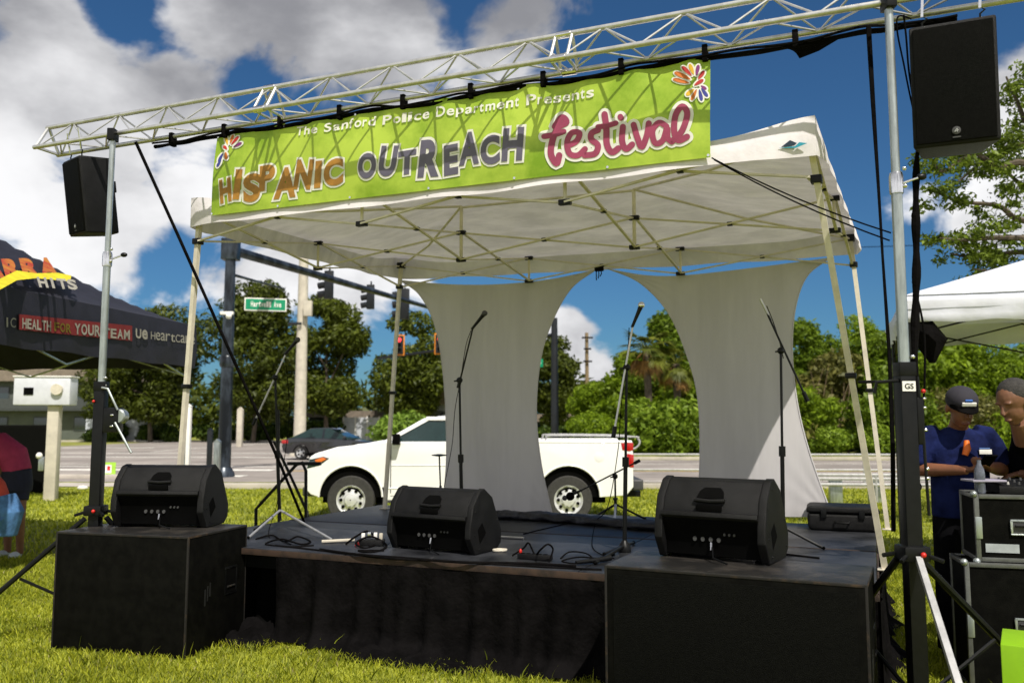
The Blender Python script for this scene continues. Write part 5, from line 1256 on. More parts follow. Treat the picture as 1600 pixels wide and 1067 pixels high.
# cab top: roof, pillars
def loft(secs, name, m, bev=0): # secs: list of (x0list) rings
    n = len(secs[0]); vs = [p for s_ in secs for p in s_]
    fs = [(i * n + k, i * n + (k + 1) % n, (i + 1) * n + (k + 1) % n, (i + 1) * n + k) for i in range(len(secs) - 1) for k in range(n)] + [tuple(range(n)), tuple((len(secs) - 1) * n + k for k in range(n))]
    return MB().add(vs, fs).build(name, m, truck, bev=bev)
roofp = [(.62, 1.765), (.40, 1.80), (0, 1.825), (-.6, 1.825), (-1.0, 1.80), (-1.06, 1.765)]
loft([[(x, -y_, z) for x, z in [(.60, 1.75), (.40, 1.785 + dz_), (0, 1.81 + dz_), (-.6, 1.81 + dz_), (-1.0, 1.785 + dz_), (-1.08, 1.75)]] for y_, dz_ in ((-.84, 0), (-.78, .02), (-.4, .035), (.4, .035), (.78, .02), (.84, 0))], 'roof', M['car'])
for s_ in (1, -1):
    yb, yt = .96 * s_, .84 * s_
    for nm, P_ in (('windscreen_pillar', [(1.33, 1.37), (1.20, 1.37), (.50, 1.76), (.62, 1.775)]), ('door_pillar', [(-.28, 1.37), (-.38, 1.37), (-.36, 1.76), (-.26, 1.76)]), ('rear_pillar', [(-1.0, 1.37), (-1.22, 1.37), (-1.10, 1.77), (-.88, 1.77)]), ('roof_rail', [(.62, 1.735), (.58, 1.80), (-1.06, 1.80), (-1.06, 1.735)])):
        if nm == 'roof_rail': vv = [(x, yt + .012 * s_, z) for x, z in P_] + [(x, yt - .05 * s_, z) for x, z in P_]
        else: vv = [(x, (yb if z < 1.5 else yt), z) for x, z in P_] + [(x, (yb if z < 1.5 else yt) - .05 * s_, z) for x, z in P_]
        MB().add(vv, [(0, 1, 2, 3), (7, 6, 5, 4)] + [(i, i + 4, (i + 1) % 4 + 4, (i + 1) % 4) for i in range(4)]).build(nm, M['car'], truck, bev=.008)
    for nm, P_ in (('side_window', [(1.22, 1.37), (-.30, 1.37), (-.28, 1.75), (.52, 1.75)]), ('side_window', [(-.36, 1.37), (-1.06, 1.37), (-.94, 1.75), (-.34, 1.75)])):
        g_ = [(x, (yb if z < 1.5 else yt) - .02 * s_, z) for x, z in P_]; g2 = [(x, y - .008 * s_, z) for x, y, z in g_]
        MB().add(g_ + g2, [(0, 1, 2, 3), (7, 6, 5, 4)] + [(i, i + 4, (i + 1) % 4 + 4, (i + 1) % 4) for i in range(4)]).build(nm, M['glass'], truck)
    # mirror, door gap, handle
    mr = MB().box(1.0, 1.12, yb + (.05 if s_ > 0 else -.22), yb + (.22 if s_ > 0 else -.05), 1.33, 1.51).build('door_mirror', M['dark'], truck, bev=.03, seg=3)
    MB().box(1.0, 1.10, yb + (-.02 if s_ > 0 else -.06), yb + (.06 if s_ > 0 else .02), 1.33, 1.38).build('mirror_arm', M['pgrey'], mr)
    ys_ = HW * s_
    for x in (1.16, -.33, -1.215): MB().box(x - .007, x + .007, ys_ - .004, ys_ + .0015, .52, 1.36).build('panel_gap', M['dark'], truck)
    for x in (-.12, -1.0): MB().box(x - .10, x + .04, ys_ - .01, ys_ + .028, 1.16, 1.20).build('door_handle', M['pgrey'], truck, bev=.008)
    MB().box(-1.25, 1.25, ys_ - .10, ys_ + .0, .36, .41).build('sill', M['pgrey'], truck, bev=.01)
    MB().prism([(2.575, .93), (2.36, .98), (2.20, 1.10), (2.30, 1.13), (2.53, 1.08)], ys_ - .06 * s_, ys_ + .006 * s_).build('headlight', M['glass'], truck, bev=.004)
    MB().prism([(2.40, 1.00), (2.24, 1.09), (2.31, 1.12), (2.44, 1.075)], ys_ - .05 * s_, ys_ + .012 * s_).build('indicator', M['orl'], truck, bev=.004)
    MB().prism([(-2.925, 1.24), (-2.925, 1.36), (-2.72, 1.355), (-2.74, 1.24), (-2.86, 1.22)], ys_ - .06 * s_, ys_ + .008 * s_).build('tail_light', M['redl'], truck, bev=.004)
    MB().prism([(-2.93, .95), (-2.93, 1.16), (-2.82, 1.18), (-2.80, 1.02), (-2.86, .95)], ys_ - .06 * s_, ys_ + .008 * s_).build('tail_light', M['redl'], truck, bev=.004)
    for cx in (WX, -WX):
        wheel(truck, cx, (HW - .16) * s_, WR, .26, -1 if s_ < 0 else 1)
        ring = [(cx + .535 * cos(pi * k / 18), .46 + .525 * sin(pi * k / 18)) for k in range(19)]
        MB().tube([(x, ys_ - .005 * s_, z) for x, z in ring], .018, 6).build('arch_lip', M['car'], truck)
        aw = MB(); rr = [(cx + .54 * cos(pi * k / 14), .45 + .53 * sin(pi * k / 14)) for k in range(15)]
        aw.add([(x, ys_ - .085 * s_, z) for x, z in rr] + [(x, ys_ - .5 * s_, z) for x, z in rr], [(k, k + 1, k + 16, k + 15) for k in range(14)] + [tuple(range(15, 30))]); aw.add([(x, ys_ - .062 * s_, z) for x, z in rr], [tuple(range(15))]); aw.build('arch_shade_liner', M['dark'], truck)  # flat black disc across the arch stands for shade inside the wheel well
    MB().box(1.26, 1.31, ys_ - .22 * s_ if s_ > 0 else ys_, ys_ if s_ > 0 else ys_ + .22, .3, .62).build('mud_flap', M['dark'], truck)
ws = [(1.26, -.90, 1.38), (1.26, .90, 1.38), (.57, .78, 1.765), (.57, -.78, 1.765)]
MB().add(ws + [(x - .012, y, z - .01) for x, y, z in ws], [(0, 1, 2, 3), (7, 6, 5, 4)] + [(i, i + 4, (i + 1) % 4 + 4, (i + 1) % 4) for i in range(4)]).build('windscreen', M['glass'], truck)
ws = [(-1.17, -.88, 1.38), (-1.17, .88, 1.38), (-1.06, .78, 1.76), (-1.06, -.78, 1.76)]
MB().add(ws + [(x + .012, y, z) for x, y, z in ws], [(0, 1, 2, 3), (7, 6, 5, 4)] + [(i, i + 4, (i + 1) % 4 + 4, (i + 1) % 4) for i in range(4)]).build('rear_window', M['glass'], truck)
MB().box(2.45, 2.66, -.92, .92, .46, .62).build('front_bumper', M['pgrey'], truck, bev=.04, seg=3)
MB().prism([(2.60, .66), (2.635, .68), (2.635, .86), (2.55, .98), (2.5, .66)], -.80, .80).build('grille', M['pgrey'], truck, bev=.01)
MB().box(2.40, 2.60, .84, .985, .62, .80).build('bumper_corner', M['car'], truck, bev=.03)
MB().box(-3.10, -2.92, -.92, .92, .56, .74).build('rear_bumper', M['pgrey'], truck, bev=.03, seg=3)
MB().box(-2.935, -2.915, -.80, .80, .80, 1.34).build('tailgate', M['car'], truck, bev=.02)
rk = MB()
for s_ in (.8, -.8):
    rk = MB(); rk.tube(smoothpts([(-1.45, s_, 1.38), (-1.47, s_, 1.44), (-1.6, s_, 1.475), (-2.9, s_, 1.46), (-3.04, s_, 1.42), (-3.06, s_, 1.34), (-2.98, s_, 1.26), (-2.90, s_, 1.26)], 4), .018, 8); rk.build('bed_rail', M['alu'], truck)
MB().box(-2.9, -3.15 + .0, -.25, .25, .40, .50).build('hitch', M['bmetal'], truck)
MB().box(-2.5, 2.4, -.5, .5, .32, .55).build('chassis', M['dark'], truck)
MB().tube([(2.3, 1.0, .9), (2.3, 1.0, .9001)], .001, 4)
for s_ in (1, -1):
    ys_ = HW * s_
    for (x0_, x1_, z_, h_) in ((-1.20, 1.15, .98, .010), (-1.2, 1.25, .60, .035), (-2.9, -1.25, 1.372, .03)):
        MB().prism([(ys_ - .01 * s_, z_ - h_), (ys_ + .010 * s_, z_), (ys_ - .01 * s_, z_ + h_)], x0_, x1_, ax='x').build('body_crease', M['car'], truck, bev=.003)
    MB().box(-1.22, 1.16, ys_ - .003 * s_ if s_ > 0 else ys_ - .0015, ys_ + .0015 if s_ > 0 else ys_ + .003, .470, .480).build('door_seam', M['dark'], truck)
    MB().box(-1.05, 1.20, (.962 if s_ > 0 else -.975), (.975 if s_ > 0 else -.962), 1.362, 1.380).build('window_trim', M['dark'], truck, bev=.004)
MB().lathe([(.085, 0), (.085, .004)], 20, Matrix.Translation((-2.35, HW - .002, 1.12)) @ Matrix.Rotation(rad(-90), 4, 'X')).build('fuel_cap', M['car'], truck, bev=.002)
MB().tube([(.42, 0, 1.845), (.36, 0, 1.88)], .02, 6).build('roof_marker', M['dark'], truck)
for x_, y_ in ((.1, .42), (.1, -.42)):
    MB().box(x_ - .25, x_ - .08, y_ - .24, y_ + .24, .95, 1.52).build('seat_back', M['pgrey'], truck, bev=.05, seg=3); MB().box(x_ - .24, x_ - .12, y_ - .13, y_ + .13, 1.55, 1.70).build('headrest', M['pgrey'], truck, bev=.04, seg=3)
# ---------------------------------------------------------------- black car at the junction
def small_car(label, loc, rz, m, cat='car'):
    c = thing('parked_car', label, cat, loc, rz)
    low = [(-2.25, .42), (-2.30, .60), (-2.24, .90), (-2.0, .98), (-1.5, 1.0), (-.2, .98), (.95, .92), (1.9, .80), (2.22, .66), (2.28, .45), (2.15, .28)]
    low += [(1.38 + .36 * cos(pi * k / 10), .32 + .36 * sin(pi * k / 10)) for k in range(11)] + [(-1.38 + .36 * cos(pi * k / 10), .32 + .36 * sin(pi * k / 10)) for k in range(11)] + [(-2.1, .28)]
    MB().prism(low, -.88, .88).build('body', m, c, bev=.05, seg=3)
    def gh(P_, y0, y1, nm, mm, b=.0):
        vv = [(x, (-y0 if z < 1.1 else -y1), z) for x, z in P_] + [(x, (y0 if z < 1.1 else y1), z) for x, z in P_]; n = len(P_)
        MB().add(vv, [tuple(range(n)), tuple(range(2 * n - 1, n - 1, -1))] + [(i, i + n, (i + 1) % n + n, (i + 1) % n) for i in range(n)]).build(nm, mm, c, bev=b)
    gh([(-1.95, .97), (-1.05, 1.40), (-.1, 1.42), (1.0, .93)], .80, .60, 'windows', M['glass'])
    gh([(-1.15, 1.375), (-1.0, 1.425), (-.4, 1.45), (-.05, 1.44), (.12, 1.375)], .62, .60, 'roof', m, .02)
    for x0, x1 in ((-.42, -.34),):
        for s_ in (1, -1): MB().add([(x0, .80 * s_, .96), (x1, .80 * s_, .96), (x1, .615 * s_, 1.40), (x0, .615 * s_, 1.40)], [(0, 1, 2, 3)]).build('pillar', m, c)
    for s_ in (1, -1):
        for x in (1.38, -1.38): wheel(c, x, .78 * s_, .32, .2, 1 if s_ > 0 else -1, False)
        MB().box(-2.30, -2.0, .60 * s_ if s_ > 0 else -.90, .90 if s_ > 0 else -.60, .74, .90).build('tail_light', M['redl'], c, bev=.02)
        MB().box(1.95, 2.22, .55 * s_ if s_ > 0 else -.86, .86 if s_ > 0 else -.55, .60, .72).build('headlight', M['chrome'], c, bev=.03)
        MB().box(.62, .76, .86 if s_ > 0 else -1.0, 1.0 if s_ > 0 else -.86, .96, 1.08).build('door_mirror', m, c, bev=.02)
        MB().box(-1.2, 1.2, .86 if s_ > 0 else -.895, .895 if s_ > 0 else -.86, .24, .30).build('sill', M['dark'], c)
    return c
p = PZ(524, 716, 0)
small_car('black sedan with a red tail light driving on the road beyond the truck hood', (-8.1, 39.6, .012), rad(-8), M['carb'])
small_car('silver car parked far off before the grey building at the left', (PY(30, 680, 66).x, 66, .01), rad(5), M['galv'])
# ---------------------------------------------------------------- signals, poles, signs
def signal_head(name, label, p, back, yellow=False, s=1.0, lit=True):
    t = thing(name, label, 'traffic light', p, 0)
    if back:
        MB().box(-.17 * s, .17 * s, -.10, .10, -.55 * s, .55 * s).build('housing', M['trafb'], t, bev=.03)
        for k in (-1, 0, 1): MB().tube([(-.15 * s, 0, k * .34 * s), (-.42 * s, .02, k * .34 * s - .05)], (.13 * s, .13 * s), 10).build('visor', M['trafb'], t)
        MB().box(-.03, .03, .08, .14, .5 * s, .72 * s).build('bracket', M['trafb'], t)
    else:
        MB().box(-.36 * s, .36 * s, .04, .08, -.72 * s, .72 * s).build('yellow_border', mat('signal_yellow', (.62, .20, .01), .6), t, bev=.01)
        MB().box(-.27 * s, .27 * s, -.02, .035, -.63 * s, .63 * s).build('backplate', M['trafb'], t)
        MB().box(-.17 * s, .17 * s, -.12, -.021, -.52 * s, .52 * s).build('housing', M['trafb'], t, bev=.02)
        for k in (-1, 0, 1): 
            MW = Matrix.Translation((0, -.125, k * .34 * s)) @ Matrix.Rotation(rad(90), 4, 'X')
            MB().lathe([(.14 * s, -.01), (.14 * s, .012), (.08 * s, .03)], 16, MW).build('lens', lamp_mat('red_signal', (1, .03, .04), 2.5) if k == 1 else M['dark'], t)
    return t
def mast_pole(label, base, r, ztop, arm, mname='mast', name='signal_mast', cat='signal pole', arms=None):
    b = Vector(base); t = thing(name, label, cat, b, 0)
    MB().tube([(0, 0, 0), (0, 0, ztop)], [r * 1.1, r * .8], 16).build('pole', M[mname], t); MB().lathe([(r * 1.8, 0), (r * 1.7, .12), (r * 1.15, .3)], 16).build('base', M[mname], t)
    for (a0, a1, ra) in (arms or []):
        MB().tube([Vector(a0) - b, (Vector(a0).lerp(Vector(a1), .5)) - b, Vector(a1) - b], [ra, ra * .8, ra * .55], 12).build('arm', M[mname], t)
    return t
bm0 = PZ(347, 745, 0); Ym = bm0.y
a0 = PY(358, 390, Ym); a1 = PY(690, 486, Ym + 16)
s0 = PY(366, 430, Ym); s1 = PY(445, 452, Ym + 4)
top = PY(353, 368, Ym).z
mp = mast_pole('thick dark steel signal mast with long arm rising behind the left canopy leg', (bm0.x + .05, Ym, 0), .19, top + .6, None, arms=[(a0, a1, .16), (s0, s1, .05)])
MB().box(-.26, .26, -.2, .2, a0.z - .35, a0.z + .35).build('arm_bracket', M['mast'], mp, bev=.03)
MB().lathe([(.21, 3.45), (.235, 3.5), (.235, 3.75), (.21, 3.8)], 16).build('band', M['mast'], mp)
MB().box(-.2, .22, -.26, -.16, 5.1, 5.2).build('camera_bracket', M['wht'], mp, bev=.02); MB().ell((.1, -.3, 5.05), (.1, .1, .1), 10).build('pushbutton_lamp', M['wht'], mp)
for k, (px, py, f_) in enumerate(((510, 445, .47), (575, 464, .68), (628, 475, .84))):
    Y_ = Ym + 16 * f_; signal_head('traffic_light', ['black traffic light seen from behind, nearest the mast on the long arm', 'middle black traffic light seen from behind on the long arm', 'black traffic light seen from behind beside the rear left canopy leg'][k], PY(px + 4, py, Y_ - .25), True, s=(1.05, 1.0, 1.35)[k])
# street name sign
ps = PY(415, 476, Ym + 3); t = thing('street_sign', 'green street name sign with white lettering hanging from the small mast arm', 'street sign', ps, rad(14))
wS = .72; MB().box(-wS, wS, -.012, .012, -.23, .23).build('border', M['wht'], t, bev=.004); MB().box(-wS + .04, wS - .04, -.017, .017, -.19, .19).build('panel', M['sgreen'], t)
def sign_word(txt, x0, x1, z0, z1):
    mb = MB(); n = len(txt)
    for k, ch in enumerate(txt):
        if ch == ' ': continue
        ref, fs = glyph(ch, .02); q = fit(ref, ref); xa = x0 + (x1 - x0) * k / n; xb = x0 + (x1 - x0) * (k + .85) / n
        hh = 1 if ch.isupper() or ch in 'dltbhk' else .72
        mb.add([(xa + (xb - xa) * u, -.021, z0 + (z1 - z0) * v_ * hh) for u, v_ in q], fs)
    mb.build('lettering', M['wht'], t, smooth=False)
sign_word('Hartwell Ave', -.5, .55, -.09, .11)
for x in (-.45, .45): MB().tube([(x, 0, .2), (x, 0, .55)], .015, 6).build('hanger', M['bmetal'], t)
cp = PY(468, 690, 44); mast_pole('tall pale concrete pole rising behind the black sedan', (cp.x, 44, 0), .29, 11.5, None, 'concpole', 'concrete_pole', 'utility pole')
t = thing('pole_box', 'small pale box strapped high on the concrete pole', 'utility box', PY(481, 482, 43.6), 0); MB().box(-.2, .22, -.15, .15, -.4, .4).build('box', M['concpole'], t, bev=.03); MB().box(-1.0, -.3, -.05, .05, -.85, -.72).build('arm', M['trafb'], t, bev=.02)
p2 = PY(867, 690, 52); q0 = PY(862, 524, 52); q1 = PY(590, 560, 60)
mast_pole('far dark signal mast seen between the two fabric panels', (p2.x, 52, 0), .24, PY(866, 497, 52).z, None, 'trafb', arms=[(q0, q1, .13)])
signal_head('traffic_light', 'yellow-framed traffic light showing red, beside the rear left canopy leg', PY(624, 539, 57.5), False, True, .98)
signal_head('traffic_light', 'yellow-framed traffic light showing red, half hidden by the pleated fabric panel', PY(687, 537, 56), False, True, .98)
t = thing('far_street_sign', 'tiny green street sign by the far signal mast', 'street sign', PY(840, 567, 51.6), rad(20)); MB().box(-.35, .35, -.02, .02, -.25, .25).build('panel', M['sgreen'], t, bev=.01); MB().box(-.2, .2, -.026, -.02, -.05, .06).build('lettering', M['wht'], t)
p3 = PY(918, 690, 68); mast_pole('brown wooden utility pole against the clouds behind the fabric panels', (p3.x, 68, 0), .17, PY(918, 520, 68).z, None, 'pole_wood', 'utility_pole', 'utility pole')
t = thing('pole_crossarm', 'short dark crossarm near the top of the brown wooden pole', 'crossarm', PY(918, 545, 67.7), 0)
for z, w in ((.9, .45), (0, .3), (-1.0, .35)): MB().tube([(-w, 0, z), (w, 0, z)], .07, 6).build('insulator_arm', M['bmetal'], t)
# beige post with meter box
pb = PZ(79, 782, 0); t = thing('meter_post', 'beige square post carrying a white cabinet at the left edge', 'utility post', (pb.x, pb.y, 0), rad(6))
zt_ = PY(80, 633, pb.y).z; ztp = PY(60, 590, pb.y).z
MB().box(-.12, .12, -.11, .11, 0, zt_).build('post', M['concpole'], t, bev=.02)
cbx = MB().box(-.80, .38, -.22, .22, zt_, ztp).build('cabinet', mat('cabinet_white', (.62, .64, .70), .5, var=.05), t, bev=.03)
MB().box(-.82, .40, -.24, .24, ztp, ztp + .03).build('lid', M['wht'], t, bev=.01)
MB().box(-.58, -.38, -.235, -.215, zt_ + .22, zt_ + .38).build('display', M['dark'], cbx); MB().tube([(.12, -.22, zt_ + .34), (.12, -.30, zt_ + .34)], .12, 16).build('meter', M['cream'], cbx)
MB().box(-.26, -.14, -.1, .1, .65, .95).build('outlet_box', M['galv'], t, bev=.02); MB().ell((-.25, -.08, .98), .07, 10).build('socket_cap', M['wht'], t)
# bollards and small posts at the left
def post(label, px, pyb, pyt, wpx, m='wht', g=None, nm='marker_post', cat='post'):
    b = PZ(px, pyb, 0); z = PY(px, pyt, b.y).z; w = wpx / FPX * b.y / 2
    t = thing(nm, label, cat, (b.x, b.y, 0), 0, g)
    MB().box(-w, w, -w, w, 0, z).build('post', M[m], t, bev=.012); MB().prism([(-w - .006, z), (w + .006, z), (0, z + w)], -w - .006, w + .006).build('cap', M[m], t)
    return t
post('white marker post between the leaning canopy leg and the galvanised tent leg', 291, 752, 635, 8)
post('grey marker post just left of the thick signal mast', 338, 750, 690, 9, 'galv')
post('white marker post with a blue sticker right of the thick signal mast', 374, 698, 640, 8, 'concpole')
post('black push-button post left of the thick signal mast', 326, 752, 672, 7, 'trafb')
t = thing('small_green_marker', 'tiny green utility marker on the far verge', 'marker', PZ(398, 690, 0), 0); MB().tube([(0, 0, 0), (0, 0, .75)], .16, 8).build('marker', M['sgreen'], t); MB().tube([(0, 0, .75), (0, 0, .85)], .13, 8).build('cap', M['sgreen'], t)
# yard sign low by the left tower
p = PZ(167, 742, 0); t = thing('yard_sign', 'small green and white yard sign behind the left tower mast', 'yard sign', (p.x, p.y - .2, 0), 0)
MB().box(-.37, .37, -.01, .01, .0, .42).build('board', mat('yard_green', (.30, .55, .04), .6), t, bev=.004); MB().box(-.24, .24, -.014, .014, .08, .34).build('panel', M['wht'], t); MB().box(-.03, .04, -.018, -.014, .1, .2).build('mark', mat('mark_blue2', (.03, .15, .4), .6), t); MB().box(.1, .2, -.018, -.014, .16, .3).build('mark', M['red'], t)
for x in (-.2, .2): MB().tube([(x, 0, -.02), (x, 0, .1)], .006, 6).build('wire_leg', M['galv'], t)
# scrap on the grass
tag(MB().ell((0, 0, .05), (.14, .09, .06), 9).build('litter_bag', M['wht'], None, loc=PZ(129, 765, 0)), 'crumpled white bag lying on the grass right of the beige post', 'litter')
# ---------------------------------------------------------------- buildings
wallg = mat('wall_grey', (.09, .105, .088), .8, var=.08, vs=1); wallw = mat('wall_white', (.50, .53, .58), .8, var=.06, vs=1); darkw = mat('wall_dark', (.05, .058, .058), .7, var=.1); roofm = mat('shingle', (.20, .165, .13), .9, var=.15, vs=3, bump=.3, bs=10)
def building(label, px0, px1, pyt, Y, wall, storeys, roofpx, dep=9):
    a, b = PY(px0, 690, Y), PY(px1, 690, Y); z = PY(px0, pyt, Y).z; w = b.x - a.x
    t = thing('apartment_building', label, 'building', (a.x, Y, 0), 0)
    MB().box(0, w, 0, dep, 0, z).build('wall', wall, t)
    rz_ = (roofpx) / FPX * Y
    MB().prism([(-.7, z - .05), (w + .7, z - .05), (w - .6, z + rz_), (.6, z + rz_)], -.8, dep + .8).build('roof', roofm, t)
    MB().box(-.72, w + .72, -.86, -.8, z - .25, z + .05).build('eave_board', roofm, t)
    sh_ = z / storeys
    for s_ in range(storeys):
        n = max(1, int(w / 3.4)); 
        for k in range(n):
            x = (k + .5) * w / n; z0 = s_ * sh_ + .9; f = MB().box(x - .75, x + .75, -.06, .05, z0, z0 + 1.35).build('window', darkw, t)
            MB().box(x - .66, x + .66, -.075, -.061, z0 + .08, z0 + 1.27).build('pane', M['glass'], f)
        if s_ < storeys - 1: MB().box(0, w, -1.3, 0, (s_ + 1) * sh_ - .15, (s_ + 1) * sh_ + .02).build('balcony', darkw, t); MB().box(0, w, -1.32, -1.27, (s_ + 1) * sh_ + .02, (s_ + 1) * sh_ + 1.0).build('balcony_rail', darkw, t)
    return t
building('two-storey grey apartment building with a brown roof at the left edge', -160, 158, 592, 84, wallg, 2, 18)
building('low grey building with a dark carport behind the concrete pole', 482, 600, 648, 82, darkw, 1, 6)
building('pale grey house with brown roof behind the rear left canopy leg', 600, 700, 628, 80, wallw, 2, 22)
building('white low building seen between the panels under the far trees', 800, 900, 655, 88, wallw, 1, 8)
building('small house with brown roof behind the bushes left of the palm', 930, 975, 645, 95, wallw, 1, 14)
t = thing('white_fence', 'white panel fence before the low grey building beyond the sedan', 'fence', (PY(536, 690, 78).x, 78, 0), 0)
wf = PY(592, 690, 78).x - PY(536, 690, 78).x
z = PY(536, 652, 78).z
for k in range(3): MB().box(k * wf / 3 + .04, (k + 1) * wf / 3 - .04, 0, .06, .1, z).build('panel', wallw, t)
for k in range(4): MB().box(k * wf / 3 - .06, k * wf / 3 + .06, -.02, .08, 0, z + .1).build('post', M['wht'], t)
for k, px in enumerate((150, 212)):
    tag(MB().box(-.9, .9, -.2, .2, 0, 2.0).build('white_gate_panel', wallw, None, bev=.03, loc=(PY(px, 690, 76.5).x, 76.5, 0)), ['white gate panel on the far verge right of the beige post', 'white gate panel just right of the left tower mast'][k], 'gate')
# ---------------------------------------------------------------- vegetation
def leaf_mat(name, c1, c2, tr=.3): return mat(name, c1, .5, var=.0, vs=.5, trans=tr, col2=c2, island=True, lo=.25, hi=.75, spec=.25)
LM = dict(oak=leaf_mat('oak_leaves', (.035, .050, .005), (.10, .125, .012), .3), oak2=leaf_mat('oak_leaves_light', (.045, .065, .006), (.13, .16, .016), .3),
          jungle=leaf_mat('jungle_leaves', (.095, .155, .008), (.28, .40, .02), .45), jungle2=leaf_mat('deep_jungle_leaves', (.060, .11, .006), (.20, .29, .02), .4),
          olivey=leaf_mat('dry_leaves', (.06, .07, .012), (.22, .21, .05)), palm=leaf_mat('palm_fronds', (.05, .07, .008), (.22, .24, .03)), near=leaf_mat('near_leaves', (.045, .075, .006), (.22, .30, .03), .35),
          bright2=leaf_mat('light_jungle_leaves', (.10, .17, .01), (.30, .42, .04), .4),
          hedge=leaf_mat('hedge_leaves', (.03, .06, .006), (.09, .14, .015)), bright=leaf_mat('bright_leaves', (.09, .16, .015), (.25, .38, .05)))
rng = np.random.default_rng(5)
def leaf_mesh(name, m, parent, blobs, n, size, flat=.75, loc=(0, 0, 0), shell=.55, drop=0):
    # blobs: (x, y, z, rx, ry, rz); leaves fill each clump's volume, denser towards its rim
    bl_ = np.array(blobs, float); vol = bl_[:, 3] * bl_[:, 4] * bl_[:, 5]; w = vol ** (2 / 3); w /= w.sum()
    idx = rng.choice(len(bl_), n, p=w); d = rng.normal(size=(n, 3)); d /= np.linalg.norm(d, axis=1)[:, None]
    # sub-clumps give light and dark masses
    rr = (shell + (1 - shell) * rng.random(n) ** .6)
    wob = 1 + .22 * np.sin(d[:, 0] * 5 + idx * 1.7) * np.sin(d[:, 1] * 6 + idx) * np.sin(d[:, 2] * 5 + idx * .6) + .16 * np.sin(d[:, 0] * 13 + idx) * np.sin(d[:, 2] * 12 + idx * 2)
    c = bl_[idx, :3] + d * bl_[idx, 3:6] * (rr * wob)[:, None]
    c[:, 2] = np.maximum(c[:, 2], .03)
    s = size * (.55 + .9 * rng.random(n))
    nrm = d * .6 + rng.normal(size=(n, 3)) * .6; nrm[:, 2] += .35; nrm /= np.linalg.norm(nrm, axis=1)[:, None]
    t1 = np.cross(nrm, rng.normal(size=(n, 3))); t1 /= np.linalg.norm(t1, axis=1)[:, None]; t2 = np.cross(nrm, t1)
    t1 *= s[:, None]; t2 *= (s * flat * .6)[:, None]; bend = nrm * (s * .22)[:, None]
    V = np.stack([c - t1, c - t2 * .9 + bend, c + t1, c + t2 * .9 + bend * .7], 1).reshape(-1, 3)
    V -= np.array(loc)
    me = bpy.data.meshes.new(name); me.vertices.add(len(V)); me.vertices.foreach_set('co', V.ravel())
    me.loops.add(4 * n); me.loops.foreach_set('vertex_index', np.arange(4 * n)); me.polygons.add(n); me.polygons.foreach_set('loop_start', np.arange(n) * 4); me.polygons.foreach_set('loop_total', np.full(n, 4)); me.update(); me.validate()
    me.materials.append(m); o = bpy.data.objects.new(name, me); COL.objects.link(o)
    if parent: o.parent = parent
    return o
def clumps(cx, cy, z0, z1, w, dpt, n, seed, r=None):
    rn = random.Random(seed); out_ = []
    for _ in range(n):
        t_ = rn.random(); z = z0 + (z1 - z0) * t_; k = math.sin(pi * (.15 + .80 * t_)) ** .7
        a_ = rn.uniform(0, 2 * pi); q = rn.random() ** .5
        rr = (r or w * .2) * rn.uniform(.6, 1.25)
        out_.append((cx + cos(a_) * q * w * .5 * k, cy + sin(a_) * q * dpt * .5 * k, z, rr, rr, rr * rn.uniform(.6, .85)))
    return out_
def tree(label, px, Y, pw, pyt, pyb, m, n, leaf, seed, nb=26, name='tree', group=None, cat='tree', low=None, trunk=.22, dens=.55):
    c = PY(px, 690, Y); z1 = PY(px, pyt, Y).z; z0 = PY(px, pyb, Y).z if pyb else .3; w = pw / FPX * Y
    t = thing(name, label, cat, (c.x, Y, 0), 0, group); rn = random.Random(seed)
    r = w * .19; bs_ = clumps(0, 0, max(z0, .2) + r * .5, z1 - r * .6, w - r, (w - r) * .8, nb, seed, r)
    leaf_mesh('crown', LM[m], t, bs_, n, leaf, shell=dens)
    zt = z0 + (z1 - z0) * .55; lean = rn.uniform(-.3, .3)
    MB().tube([(0, 0, 0), (lean * .5, 0, max(z0, .6)), (lean, 0, zt)], [trunk, trunk * .8, trunk * .35], 10).build('trunk', M['bark'], t)
    for k in range(5):
        b_ = bs_[(k * 5) % len(bs_)]; zz = max(z0, .6) + (zt - max(z0, .6)) * (.1 + .15 * k)
        MB().tube([(lean * .6, 0, zz), (b_[0] * .5, b_[1] * .5, (zz + b_[2]) / 2 + .1), (b_[0], b_[1], b_[2])], [trunk * .45, trunk * .3, trunk * .1], 7).build('limb', M['bark'], t)
    return t
G1 = 'oak trees beyond the junction'
tree('broad dark oak behind the black tent corner, left of the signal mast', 235, 74, 190, 480, 660, 'oak', 17100, .22, 1, group=G1)
tree('big dark green oak right behind the signal mast and street sign', 395, 72, 190, 438, 665, 'oak', 26600, .21, 2, 34, group=G1)
tree('tall oak behind the pale concrete pole under the traffic lights', 510, 74, 130, 462, 650, 'oak2', 19000, .21, 3, 28, group=G1)
tree('oak with airy crown behind the red yellow-framed traffic light', 640, 76, 140, 482, 650, 'oak2', 15200, .22, 4, 24, group=G1)
tree('leafy oak hiding behind the pleated fabric panel right edge', 775, 78, 150, 490, 660, 'oak', 13300, .22, 5, group=G1)
tree('oak just right of the pleated panel behind the far signal mast', 862, 80, 110, 522, 668, 'oak', 12350, .22, 6, group=G1)
tree('low dark oak in front of the left apartment building', 190, 79, 120, 560, 676, 'oak', 9500, .22, 7, group=G1)
tree('far round oak left of the wooden pole', 905, 92, 60, 600, 672, 'oak2', 3500, .4, 71, group=G1)
